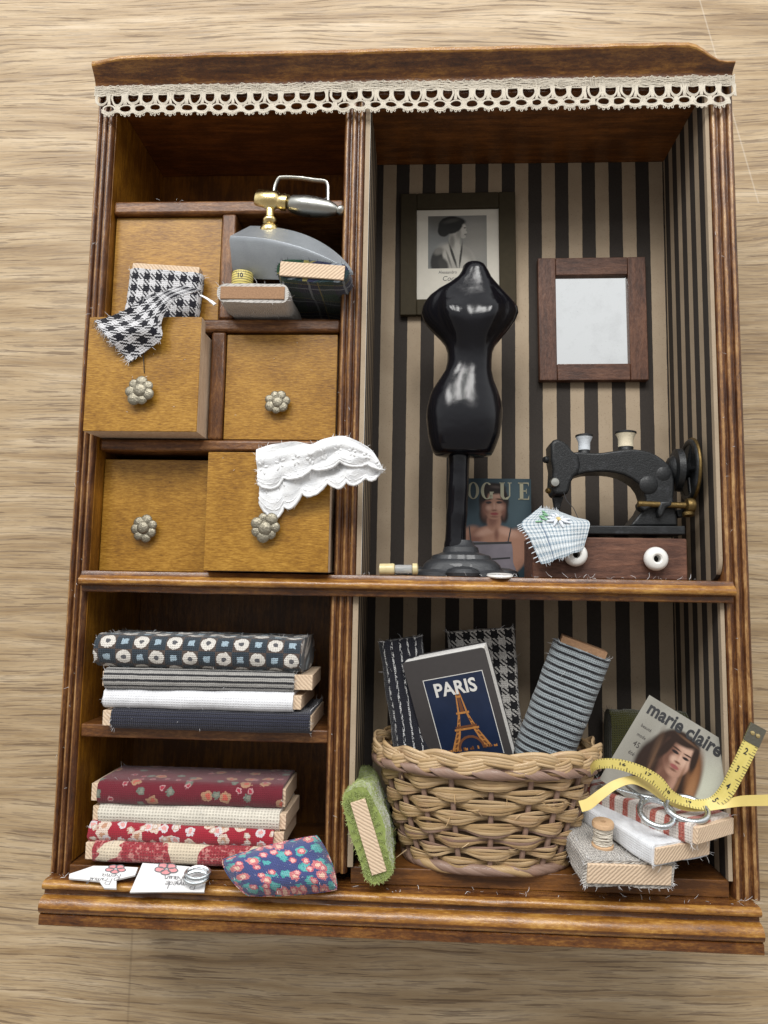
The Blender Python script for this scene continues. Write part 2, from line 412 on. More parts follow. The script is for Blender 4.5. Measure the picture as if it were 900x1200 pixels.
def bigprint(g, u, v):
    n = g.noise(g.mapv(g.uv, (.8, 1.0, 1), rot=(0, 0, .5)), .85, 2, .5, .8); n2 = g.noise(g.uv, 7, 3, .7)
    f = g.step(g.mt('ADD', n, g.mt('MULTIPLY', g.mt('SINE', g.mt('MULTIPLY', u, 3.1)), .07)), .52, .535)
    red = g.mix(g.step(n2, .5, .62), (.30, .035, .045), (.52, .22, .20))
    return g.mix(f, (.62, .53, .40), red)
def linen(g, u, v): return g.mix(g.noise(g.uv, 4, 3), (.60, .56, .47), (.72, .68, .59))
def redstripe(g, u, v):
    x = g.mt('FRACT', g.mt('ADD', g.mt('DIVIDE', u, .36), .1))
    f = g.mt('MULTIPLY', g.step(x, .0, .06), g.mt('SUBTRACT', 1, g.step(x, .38, .46)))
    n = g.noise(g.uv, 22, 3, .7)
    return g.mix(f, (.66, .60, .55), g.mix(g.step(n, .45, .65), (.36, .075, .055), (.50, .22, .17)))
def tweed(g, u, v):
    n = g.noise(g.uv, 26, 4, .75)
    return g.mix(g.step(n, .38, .62), (.24, .22, .20), (.74, .70, .64))
def patchcheck(g, u, v):
    a = g.lt(g.mt('FRACT', g.mt('DIVIDE', u, .085)), .38); b = g.lt(g.mt('FRACT', g.mt('DIVIDE', v, .085)), .38)
    c = g.mix(g.mt('MULTIPLY', g.mt('ADD', a, b), .5), (.62, .66, .68), (.20, .27, .33))
    big = g.lt(g.mt('ABSOLUTE', g.mt('SUBTRACT', u, .42)), .012)
    return g.mix(g.mt('MULTIPLY', big, .8), c, (.08, .12, .2))

M['hound'] = cloth('black and white houndstooth wool', hound(.026, (.009, .009, .016), (.62, .62, .64), 6), .052, .012, amt=.25)
M['hound2'] = cloth('houndstooth wool in basket', hound(.030, (.012, .012, .014), (.55, .53, .50), 6), .06, .012, amt=.25)
M['tartan'] = cloth('navy tartan wool', tartan, .05, .014)
M['dots'] = cloth('grey and blue spotted wool', dots, .05, .014)
M['gstripe'] = cloth('grey ribbed stripe', vstripe(.135, .38, (.022, .022, .026), (.36, .35, .33)), .05, .016, amt=.45)
M['gstripe2'] = cloth('grey cloth with black lines', vstripe(.17, .36, (.014, .014, .018), (.30, .34, .36), 'u'), .055, .016, amt=.6)
M['white'] = cloth('white twill', solid((.74, .75, .78)), .06, .008, amt=.18)
M['greywhite'] = cloth('off white flannel', solid((.52, .50, .47)), .05, .01, amt=.3)
M['navy'] = cloth('navy cord', vstripe(.075, .3, (.010, .010, .016), (.026, .028, .046)), .05, .018)
M['dstripe'] = cloth('black cloth with white flecked lines', lambda g, u, v: g.mix(g.mt('MULTIPLY', g.lt(g.mt('FRACT', g.mt('DIVIDE', v, .20)), .22), g.gt(g.noise(g.mapv(g.uv, (10, 30, 1)), 1, 2), .5)), (.013, .014, .022), (.55, .55, .55)), .05, .014)
M['burgundy'] = cloth('burgundy floral cotton', floral((.135, .014, .024), [((.36, .20, .12), (.46, .10, .07)), ((.13, .15, .12), (.20, .20, .16)), ((.40, .22, .22), (.3, .03, .05))], 2.3, .27, .30), .045, .008)
M['linen'] = cloth('natural linen', linen, .075, .016, amt=.55)
M['redfloral'] = cloth('red floral cotton', floral((.30, .018, .032), [((.62, .50, .42), (.46, .25, .16)), ((.58, .54, .55), (.62, .30, .28)), ((.50, .36, .28), (.6, .55, .5))], 2.5, .5, .36), .045, .008)
M['bigprint'] = cloth('cream cotton with red print', bigprint, .07, .014, amt=.4)
M['cushion'] = cloth('blue floral cotton', floral((.062, .080, .215), [((.07, .36, .34), (.14, .42, .42), .62), ((.05, .26, .30), (.10, .40, .40), .55), ((.62, .19, .21), (.84, .56, .44), .95), ((.56, .13, .17), (.80, .46, .42), .75)], 2.0, .62, .40), .05, .009, amt=.3)
M['redstripe'] = cloth('cream cotton with red stripes', redstripe, .06, .012)
M['white2'] = cloth('soft white cotton', solid((.74, .76, .79)), .05, .008, amt=.15)
M['tweed'] = cloth('pale speckled tweed', tweed, .06, .03, amt=.4)
M['green'] = cloth('green felted wool', lambda g, u, v: g.mix(g.noise(g.uv, 12, 4, .7), (.12, .165, .028), (.36, .43, .13)), .06, .0, sheen=.8, amt=.0)
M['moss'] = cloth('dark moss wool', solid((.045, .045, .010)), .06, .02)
M['patch'] = cloth('pale blue checked cotton', patchcheck, .05, .008, amt=.25)
M['lace'] = plain('white lace thread', (.78, .79, .80), .85, var=.08, sc_=40, Sheen_Weight=.3)
M['trim'] = plain('ecru lace thread', (.60, .55, .46), .85, var=.12, sc_=30, Sheen_Weight=.3)
def lacecloth():
    g = G('embroidered white lace'); d = g.vor(g.uv, 5, 1.0).outputs['Distance']; n = g.noise(g.uv, 30, 3)
    h = g.mt('ADD', g.mt('MULTIPLY', d, .8), g.mt('MULTIPLY', n, .6))
    return g.done(g.mix(d, (.84, .85, .86), (.76, .78, .81)), .9, 0, g.bump(h, .022), Sheen_Weight=.3)
M['lacecloth'] = lacecloth()
M['fluff_w'] = plain('white fibre', (.75, .75, .76), .9)
M['fluff_d'] = plain('dark fibre', (.03, .03, .035), .9)
M['fluff_g'] = plain('green fibre', (.36, .42, .16), .9, var=.3)
M['paper'] = plain('white paper', (.72, .72, .72), .7, var=.05)
M['pages'] = plain('page block', (.66, .62, .55), .8, var=.12, sc_=40)
M['ink'] = plain('black ink', (.015, .015, .018), .6)
M['gloss_black'] = None
def blacklac():
    g = G('glossy black lacquer'); n = g.noise(g.obj, 1.8, 2, .5); n2 = g.noise(g.obj, 60, 3, .7)
    dust = g.mt('MULTIPLY', g.step(n2, .62, .74), .07)
    return g.done(g.mix(dust, (.005, .005, .007), (.25, .27, .33)), g.mt('ADD', .10, g.mt('MULTIPLY', dust, 2.6)), 0, g.bump(g.mt('ADD', n, g.mt('MULTIPLY', n2, .07)), .02), Specular_IOR_Level=.34)
M['gloss_black'] = blacklac()
def castiron():
    g = G('worn black cast metal'); n = g.noise(g.obj, 22, 4, .7); n2 = g.noise(g.obj, 4, 4, .6)
    return g.done(g.mix(g.step(n2, .52, .75), (.008, .009, .010), (.026, .028, .032)), g.ramp(n, [(.3, .55), (.7, .36)]), .0, g.bump(n, .012), Specular_IOR_Level=.35, Coat_Weight=.12, Coat_Roughness=.2)
M['cast'] = castiron()
M['dustblack'] = plain('dusty black lacquer', (.022, .024, .028), .5, var=.5, sc_=30, bump_=.01, Coat_Weight=.2)
def metal(name, c, rough, b=.008, s_=18, var=.25):
    g = G(name); n = g.noise(g.obj, s_, 4, .65)
    return g.done(g.mix(n, tuple(x*(1-var) for x in c), tuple(min(1, x*(1+var)) for x in c)), g.ramp(n, [(.3, rough+.1), (.7, max(.05, rough-.08))]), 1, g.bump(n, b))
M['pewter'] = metal('aged pewter', (.29, .265, .205), .48, .02, 16, .55)
M['steel'] = metal('brushed steel', (.62, .66, .68), .3)
M['silver'] = metal('grey cast silver', (.40, .40, .37), .33, .001, 5)
M['brass'] = metal('polished brass', (.78, .62, .30), .2, .004)
M['goldworn'] = metal('worn gold', (.17, .115, .045), .5, .015, 9, .6)
def ironblue():
    g = G('blue grey iron body'); n = g.noise(g.obj, 42, 4, .75); n2 = g.noise(g.obj, 3, 3)
    return g.done(g.mix(g.mt('ADD', g.mt('MULTIPLY', n, .5), g.mt('MULTIPLY', n2, .4)), (.19, .212, .235), (.47, .50, .53)), .38, .55, g.bump(n, .006))
M['ironblue'] = ironblue()
M['olive'] = plain('dark olive frame paint', (.042, .033, .018), .75, Specular_IOR_Level=.2, var=.25, sc_=6)
M['mat_board'] = plain('cream mount', (.56, .53, .46), .8, var=.06)
M['photo_bg'] = plain('grey photo ground', (.17, .175, .175), .5, var=.25, sc_=1.2)
M['photo_dk'] = plain('dark photo tone', (.012, .012, .014), .5)
M['photo_md'] = plain('mid photo tone', (.21, .205, .19), .5, var=.25, sc_=9)
M['photo_lt'] = plain('light photo tone', (.36, .345, .31), .5)
M['frame_red'] = stain('red brown frame wood', 1, (.03, .012, .007), (.085, .033, .017), (.16, .07, .036), .5, .1)
M['frame_redx'] = stain('red brown frame wood lengthwise', 0, (.03, .012, .007), (.085, .033, .017), (.16, .07, .036), .5, .1)
def mir():
    g = G('mirror glass'); n = g.noise(g.obj, 7, 3)
    n2 = g.noise(g.obj, 2.2, 4, .6); n3 = g.noise(g.obj, 26, 3)
    c = g.mix(g.step(n2, .45, .75), (.90, .91, .90), (.82, .83, .82)); c = g.mix(g.mt('MULTIPLY', g.step(n3, .67, .73), .3), c, (.5, .5, .49))
    return g.done(c, g.ramp(n2, [(.4, .02), (.75, .12)]), 1)
M['mirror'] = mir()
M['boxwood'] = stain('brown box wood', 0, (.065, .026, .016), (.155, .068, .040), (.30, .155, .095), .55, .05, .3)
M['bead'] = plain('white glazed bead', (.74, .73, .70), .18, var=.03, Coat_Weight=.5)
M['thread_cream'] = plain('cream thread', (.68, .60, .44), .8, var=.12, sc_=30, bump_=.01)
M['thread_blue'] = plain('pale grey thread', (.58, .62, .66), .8, var=.12, sc_=30, bump_=.01)
M['thread_beige'] = plain('beige thread', (.55, .50, .42), .75, var=.15, sc_=30, bump_=.01)
M['spoolwood'] = plain('spool wood', (.58, .38, .22), .6, var=.2, sc_=20)
M['amber'] = plain('yellowed plastic', (.62, .52, .28), .25, var=.15)
def glassy():
    g = G('clear plastic'); return g.done((.85, .88, .88), .12, 0, None, Transmission_Weight=.7, IOR=1.45)
M['clear'] = glassy()
def wicker(name, a, b):
    g = G(name); n = g.noise(g.mapv(g.uv, (1.0, 14, 1)), 2.6, 5, .7); n2 = g.noise(g.obj, 2.2, 3)
    c = g.mix(n, a, b); c = g.mix(g.mt('MULTIPLY', g.step(n2, .5, .72), .35), c, (.33, .18, .12))
    return g.done(c, .5, 0, g.bump(n, .012), Coat_Weight=.1)
M['reed'] = wicker('pale straw reed', (.25, .15, .065), (.56, .39, .20))
M['reed2'] = wicker('light straw reed', (.33, .21, .10), (.66, .49, .29))
M['reed_p'] = wicker('purple brown reed', (.13, .075, .052), (.36, .235, .18))
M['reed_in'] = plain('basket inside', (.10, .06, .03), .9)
def tape_mat():
    g = G('yellow tape ribbon'); u, v, _ = g.xyz(g.uv)
    a = g.lt(g.mt('FRACT', g.mt('DIVIDE', u, .062)), .3); edge = g.mt('MAXIMUM', g.gt(v, .335), g.lt(v, .06))
    big = g.lt(g.mt('FRACT', g.mt('DIVIDE', u, .31)), .075); edge2 = g.gt(v, .26)
    f = g.mt('MAXIMUM', g.mt('MULTIPLY', a, edge), g.mt('MULTIPLY', big, edge2))
    n = g.noise(g.uv, 8, 3)
    return g.done(g.mix(g.mt('MULTIPLY', f, .8), g.mix(n, (.54, .44, .10), (.68, .57, .19)), (.05, .04, .02)), .45)
M['tape'] = tape_mat()
M['tape_back'] = plain('yellow tape back', (.66, .52, .17), .5, var=.1, sc_=5)
M['tip'] = metal('dark metal tip', (.20, .19, .15), .4, .006)

def soft_print(name, bg, spots, rough=.35, wob=.0, wsc=9):
    """a printed photograph: soft-edged ellipses (x, y, rx, ry, turn, softness, colour) over a ground, in the sheet's own cm"""
    g = G(name); vec = g.obj
    if wob:
        nz = g.n('ShaderNodeVectorMath', operation='SCALE', Scale=wob); g.put(nz.inputs[0], g.vadd(g.noise(g.obj, wsc, 3, .6, color=True), (.5, .5, .5), 'SUBTRACT')); vec = g.vadd(g.obj, nz.outputs[0])
    n = g.noise(g.obj, 1.3, 3); c = g.mix(n, tuple(x*.7 for x in bg), tuple(x*1.3 for x in bg))
    for x, y, rx, ry, rot, so, cl in spots:
        mp = g.t.nodes.new('ShaderNodeMapping'); mp.vector_type = 'TEXTURE'; g.put(mp.inputs[0], vec)
        mp.inputs['Location'].default_value = (x, y, 0); mp.inputs['Rotation'].default_value = (0, 0, rot); mp.inputs['Scale'].default_value = (rx, ry, 1e3)
        ln = g.t.nodes.new('ShaderNodeVectorMath'); ln.operation = 'LENGTH'; g.put(ln.inputs[0], mp.outputs[0])
        c = g.mix(g.step(ln.outputs['Value'], 1+so, 1-so), c, cl)
    gr = g.noise(g.obj, 45, 2); c = g.n('ShaderNodeHueSaturation', Color=c, Value=g.mt('ADD', .85, g.mt('MULTIPLY', gr, .3))).outputs[0]
    return g.done(c, rough, 0, None, Specular_IOR_Level=.15)
# ------------------------------------------------------------------ setting
b = MB(); b.box((-150, -150, -4.3), (150, 150, -3.9)); o = b.build('wooden_tabletop', M['oak']); o['kind'] = 'structure'

# ------------------------------------------------------------------ the cabinet
cab = thing('display_cabinet', 'dark stained wooden display cabinet with drawers, shelves and striped lining lying on oak', 'cabinet', (0, -8.75, -3.9))
def part(mb, name, mats, **kw): return mb.build(name, mats, cab, world=True, **kw)

def upright(x0, x1, y0, y1, name, worn_in=0):
    """a board whose front edge is cut with reeds"""
    w = x1-x0; prof = [(x0, -3.88), (x0, -.10)]; tags = ['s']
    n = 3; step = w/n
    for i in range(n):
        a = x0+i*step
        for k in range(0, 7):
            t = k/6; prof.append((a+step*(.06+.88*t), -.085+.085*math.sin(PI*t)**.6)); tags.append('w' if 2 <= k <= 3 else 's')
        tags[-1] = 's'
    prof += [(x1, -.10), (x1, -3.88)]; tags += ['s']*3
    mb = MB(); n = len(prof); N = 60; vs = []
    for j in range(N+1):
        y = y0+(y1-y0)*j/N
        for i, (x, z) in enumerate(prof):
            q = noise.noise(Vector((x*6, y*1.3, z*3)))*.012 if 1 < i < n-2 else 0
            vs.append((x+q*.5, y, z+q))
    fs = []; ms = []
    for j in range(N):
        for i in range(n-1):
            fs.append((j*n+i, j*n+i+1, (j+1)*n+i+1, (j+1)*n+i)); ms.append(1 if tags[min(i, len(tags)-1)] == 'w' else 0)
        fs.append((j*n+n-1, j*n, (j+1)*n, (j+1)*n+n-1)); ms.append(0)
    fs.append(tuple(reversed(range(n)))); ms.append(0); fs.append(tuple(N*n+i for i in range(n))); ms.append(0)
    fs = [tuple(reversed(f)) for f in fs]
    mb.add(vs, fs, ms)
    return part(mb, name, [M['stain_y'], M['worn_y']], ang=50)
upright(-8.0, -7.55, -7.84, 11.4, 'side_panel')
upright(7.42, 8.0, -7.84, 11.4, 'side_panel')
upright(-1.60, -1.07, -.90, 11.19, 'divider')
upright(-1.66, -1.13, -7.60, -1.37, 'divider')
# side faces inside the left bays show a smoother, more golden wood: thin veneer boards
b = MB(); b.box((-7.553, -7.6, -3.45), (-7.535, 11.19, -.16)); part(b, 'side_veneer', M['veneer'])
b = MB(); b.box((-7.55, -7.84, -3.88), (7.42, 11.19, -3.5)); part(b, 'back_panel', M['inner'])
b = MB(); b.box((-7.55, 11.2, -3.88), (7.42, 11.62, -.02)); part(b, 'top_panel', M['ceil'])

def mould(prof, x0, x1, name, mats, worn, taper=None, ang=35):
    """prof: (y,z) points of the moulding, extruded along x with slight unevenness"""
    mb = MB(); n = len(prof); N = 80; vs = []; fs = []; ms = []
    for j in range(N+1):
        x = x0+(x1-x0)*j/N
        for i, (y, z) in enumerate(prof):
            q = noise.noise(Vector((x*1.7, y*5, z*4)))*.010
            yy, zz = (y, z) if taper is None else taper(x, y, z)
            vs.append((x, yy+q, zz+q))
    for j in range(N):
        for i in range(n):
            k = (i+1) % n
            fs.append((j*n+i, (j+1)*n+i, (j+1)*n+k, j*n+k)); ms.append(1 if i in worn else 0)
    fs.append(tuple(range(n))); ms.append(0); fs.append(tuple(reversed([N*n+i for i in range(n)]))); ms.append(0)
    mb.add(vs, fs, ms); return part(mb, name, mats, ang=ang)

# crown moulding: a cove that swells forward to the top lip
crown = [(11.42, -.6), (11.32, -.015), (11.32, .10), (11.38, .135)]
for k in range(9):
    t = k/8; crown.append((11.42+.44*t, .14+.42*(1-math.cos(t*PI/2))**1.0))
crown += [(11.90, .585), (11.985, .57), (12.0, .50), (12.0, -.6)]
def crown_taper(x, y, z):
    d = 0
    if y > 11.45:
        t = max(0, min(1, (x-6.7)/1.0)); t = t*t*(3-2*t); d = .34*t*(y-11.45)/.55; z = .14+(z-.14)*(1-.55*t) if z > .14 else z
        tl = max(0, min(1, (-x-7.2)/.75)); z = .14+(z-.14)*(1-.35*tl) if z > .14 else z
        d += max(0, (-x-5))*.02*(y-11.45)/.55
        d -= .02*x/8
    return y-d, z
mould(crown, -8.0, 7.92, 'crown_moulding', [M['stain_x'], M['worn_x']], {12, 13, 14}, crown_taper)
# waist moulding along the middle shelf
ws = [(-1.385, .0), (-1.39, .13), (-1.37, .16), (-1.26, .165), (-1.24, .19), (-1.22, .26)]
for k in range(7):
    a = -PI/2+PI*k/6*.9; ws.append((-1.13+.09*math.sin(a), .27+.085*math.cos(a)))
ws += [(-1.0, .235), (-.95, .2), (-.90, .18), (-.885, .12), (-.885, .0)]
mould(ws, -7.56, 7.52, 'waist_moulding', [M['stain_x'], M['worn_x']], {7, 8, 9, 10, 11, 12})
b = MB(); b.box((-7.53, -1.36, -3.48), (7.41, -.905, -.002)); part(b, 'middle_shelf', M['inner_x'])
# plinth moulding
bs = [(-7.86, -.5), (-7.845, .0), (-7.85, .30)]
for k in range(7):
    a = PI/2-PI*k/6; bs.append((-7.95+.095*math.sin(a), .31+.11*math.cos(a)))
bs += [(-8.08, .27), (-8.15, .275), (-8.19, .31)]
for k in range(9):
    a = PI*.62-PI*k/8*.85; bs.append((-8.36+.2*math.sin(a), .29+.23*math.cos(a)))
bs += [(-8.52, .40), (-8.55, .45), (-8.74, .46), (-8.76, .44), (-8.76, -3.88), (-8.0, -3.88)]
mould(bs, -7.93, 7.80, 'plinth_moulding', [M['stain_x'], M['worn_x']], {2, 3, 4, 5, 6, 12, 13, 14, 15, 16, 17, 18, 20})
b = MB(); b.box((-7.53, -7.84, -3.48), (-1.67, -7.63, -.02)); part(b, 'shelf_board', M['inner_x'], bev=.02)
b = MB(); b.box((-7.53, -4.80, -3.48), (-1.60, -4.49, -.16)); part(b, 'shelf_board', M['rail'], bev=.04)
b = MB(); b.box((-1.05, -7.84, -3.48), (7.34, -7.475, -.10)); part(b, 'shelf_board', M['inner_x'], bev=.015)
# drawer grid
for lo, hi in (((-7.53, 8.22, -3.4), (-1.605, 8.57, -.26)), ((-7.53, 5.12, -3.4), (-1.605, 5.44, -.25)), ((-7.53, 2.08, -3.4), (-1.605, 2.37, -.25))):
    b = MB(); b.box(lo, hi); part(b, 'drawer_rail', M['rail'], bev=.07, seg=3)
for lo, hi in (((-4.70, 5.445, -3.4), (-4.34, 8.215, -.27)), ((-4.84, 2.375, -3.4), (-4.48, 5.115, -.27)), ((-4.80, -.90, -3.4), (-4.66, 2.075, -.28))):
    b = MB(); b.box(lo, hi); part(b, 'drawer_stile', M['rail_y'], bev=.06, seg=3)

def knob_mesh(c, d, r, seed):
    mb = MB(); rng = random.Random(seed); a0 = rng.uniform(0, 6)
    def ball(p, rr, sq=.42, n=8):
        mb.lathe([(.001*rr, -rr*sq)]+[(rr*math.cos(t), rr*sq*math.sin(t)) for t in [(-.5+k/n)*PI for k in range(1, n)]]+[(.001*rr, rr*sq)], 12, 0, Matrix.Translation(p))
    c = Vector(c)
    mb.lathe([(r*.45, 0), (r*.38, d*.4), (r*.75, d*.6), (r*.8, d*.72), (r*.4, d*.8)], 16, 0, Matrix.Translation(c))
    for k in range(7):
        a = a0+2*PI*k/7; q_ = rng.uniform(.58, .70); ball(c+Vector((math.cos(a)*r*q_, math.sin(a)*r*q_, d*rng.uniform(.62, .76))), r*rng.uniform(.38, .50), .34)
    ball(c+Vector((r*rng.uniform(-.1, .1), r*rng.uniform(-.1, .1), d*.82)), r*.50, .36)
    return mb

def drawer(x0, x1, y0, y1, zf, label=None, knob=None, depth=2.6, kr=.30, seed=1, out=False):
    mb = MB(); t = .2
    mb.box((x0, y0, zf-.34), (x1, y1, zf-.03), 1)
    mb.box((x0, y0, zf-.03), (x1, y1, zf), 0)
    zb = max(zf-depth, -3.35)
    mb.box((x0+.02, y0+.005, zb), (x0+t, y1-.25, zf-.342), 1); mb.box((x1-t, y0+.005, zb), (x1-.02, y1-.25, zf-.342), 1)
    mb.box((x0+t+.002, y0+.008, zb), (x1-t-.002, y0+.15, zf-.343), 1); mb.box((x0+t+.002, y0+.16, zb), (x1-t-.002, y1-.25, zb+.2), 1)
    d = part(mb, 'drawer', [M['drawer'], M['pale']], bev=.012)
    if label: d['label'] = label
    if knob:
        p = at(*knob, zf+.15); k = knob_mesh((p.x, p.y, zf), .24, kr, seed)
        k.v = [v-Vector(cab['_o']) for v in k.v]; k.build('knob', M['pewter'], d)
    return d
drawer(-7.50, -4.74, 5.46, 8.20, -.42, 'closed drawer front behind the houndstooth bolt')
drawer(-7.60, -4.86, 2.40, 5.20, .50, 'drawer pulled out furthest', (164, 458), seed=3, kr=.33)
drawer(-4.46, -1.68, 2.40, 5.07, -.36, 'closed drawer under the iron', (325, 471), seed=5, kr=.29)
drawer(-7.52, -4.83, -.87, 1.92, -.62, 'drawer pushed in deepest', (169, 620), seed=8, kr=.32)
drawer(-4.57, -1.67, -.85, 1.93, .45, 'slightly open drawer under the lace cloth', (311, 618), seed=11, kr=.33)
# dark backs so that the gaps round the drawers stay dark
# wallpaper lining of the two right-hand bays
def lining(y0, y1):
    b = MB(); b.box((-1.045, y0, -3.49), (7.30, y1, -3.02)); part(b, 'paper_lining', M['paper_x'])
    b = MB(); b.box((-1.068 if y0 > -1 else -1.125, y0, -3.01), (-.955 if y0 > -1 else -1.0, y1, -.06), 0)
    part(b, 'paper_lining', [M['paper_z']])
    b = MB(); N = 14
    # right lining: its lower front corner is cut round
    poly = [(-3.01, y0), (-.55, y0)] + ([(-.55+.5*math.sin(k/8*PI/2), y0+.5-.5*math.cos(k/8*PI/2)) for k in range(1, 9)] if y0 > -1 else [(-.05, y0)]) + [(-.05, y1), (-3.01, y1)]
    Mx = Matrix(((0, 0, 1, 0), (0, 1, 0, 0), (1, 0, 0, 0), (0, 0, 0, 1)))
    b.prism(poly, 7.31, 7.40, 0, Mx); part(b, 'paper_lining', [M['paper_z'], M['paper_edge']])
lining(-.88, 11.19); lining(-7.47, -1.39)
b = MB()
b.box((-.955, -.88, -.075), (-.945, 11.19, -.06)); part(b, 'paper_lining', M['paper_edge'])

# lace trim glued along the front of the crown
def lace_trim():
    mb = MB(); n = 40; x0, x1 = -8.0, 7.96; P = (x1-x0)/n; z = .17; r = .0135
    def wob(x, y): return Vector((max(x0-.02, min(x1+.02, x+noise.noise(Vector((x*5, y*5, 1)))*.03)), y+noise.noise(Vector((x*2.1, y*5, 7)))*.035+noise.noise(Vector((x*.4, 3, 7)))*.03, z+noise.noise(Vector((x*4, y*6, 4)))*.02))
    def run(pts, rr=r):
        mb.tube([wob(x, y) for x, y in pts], rr*rnd(.8, 1.2), 5, caps=False)
    # dense heading: crossing threads
    for k in range(8):
        yy = 11.385-k*.03
        run([(x0+(x1-x0)*i/240, yy+rnd(-.012, .012)) for i in range(241)], r*.9)
    for k in range(3):
        run([(x0+(x1-x0)*i/560, 11.28+(.105 if (i+k) % 2 else -.105)+rnd(-.02, .02)) for i in range(561)], r*.9)
    run([(x0+(x1-x0)*i/320, 11.40+(.03 if i % 4 == 0 else 0)+rnd(-.012, .012)) for i in range(321)], r*.9)
    for c in range(n):
        cx = x0+P*(c+.5)+rnd(-.022, .022); jy = rnd(-.014, .014); js = rnd(.9, 1.1)
        for s in range(4):                                     # cup-shaped eyelet: several parallel threads
            e = 1+.085*s; w_ = P*.35*e*js; j = rnd(-.01, .01)
            pts = [(cx+j-w_*.86, 11.20), (cx+j-w_*1.02, 11.10), (cx+j-w_*.92, 11.0), (cx+j-w_*.5, 10.935-.014*s), (cx+j, 10.915-.016*s), (cx+j+w_*.5, 10.935-.014*s), (cx+j+w_*.92, 11.0), (cx+j+w_*1.02, 11.10), (cx+j+w_*.86, 11.20)]
            run([(p.x, p.y) for p in catmull([Vector((a, b_, 0)) for a, b_ in pts], 2)][0:], r) if False else run([(p.x, p.y+jy) for p in catmull([Vector((a, b_, 0)) for a, b_ in pts], 2)], r)
        run([(cx-P*.3, 11.165), (cx, 11.15+rnd(-.01, .01)), (cx+P*.3, 11.165)], r)
        for s in (-1, 0, 1): run([(cx+P/2+s*.02, 11.20), (cx+P/2+s*.012, 11.05), (cx+P/2+s*.03, 10.90)], r)
        if c == n-1: continue
        bx = cx+P/2+rnd(-.02, .02)
        for s in range(2):                                     # lower row of small eyelets, half a step on
            e = 1+.13*s
            run([(bx+math.cos(PI*k/8)*P*.36*e, 10.79+.085*math.sin(PI*k/8)*e) for k in range(9)], r)
            run([(bx+math.cos(PI+PI*k/8)*P*.36*e, 10.785+.08*math.sin(PI+PI*k/8)*e) for k in range(9)], r)
        for s in (-2, -1, 0, 1, 2): run([(bx+P/2+s*.02, 10.88), (bx+P/2+s*.024, 10.76), (bx+P/2+s*.02, 10.68)], r)
        for s in range(4): run([(bx-P/2+P*k/12, 10.71-.085*math.sin(PI*k/12)+s*.02+rnd(-.007, .007)) for k in range(13)], r)
        for s in (-.25, 0, .25):
            pc = bx+s*P; yy = 10.635-.03*math.cos(s*5)
            run([(pc-.022, yy+.02), (pc-.02, yy-.018), (pc+.004, yy-.032), (pc+.022, yy-.015), (pc+.02, yy+.02)], r*.8)
    return mb
part(lace_trim(), 'lace_trim', M['trim'])
# ------------------------------------------------------------------ helpers for the contents
def axisM(p, d, up=(0, 0, 1)):
    z = Vector(d).normalized(); x = Vector(up).cross(z)
    if x.length < 1e-4: x = Vector((1, 0, 0)).cross(z)
    x.normalize(); y = z.cross(x)
    m = Matrix((x, y, z)).transposed().to_4x4(); m.translation = Vector(p); return m
ENDON = Euler((0, -PI/2, 0)).to_matrix()                       # length towards the viewer
UPRIGHT = Matrix(((0, 0, 1), (1, 0, 0), (0, 1, 0)))            # length along the cabinet's height
def RZ(d): return Matrix.Rotation(math.radians(d), 3, 'Z')
def RY(d): return Matrix.Rotation(math.radians(d), 3, 'Y')
def RX(d): return Matrix.Rotation(math.radians(d), 3, 'X')

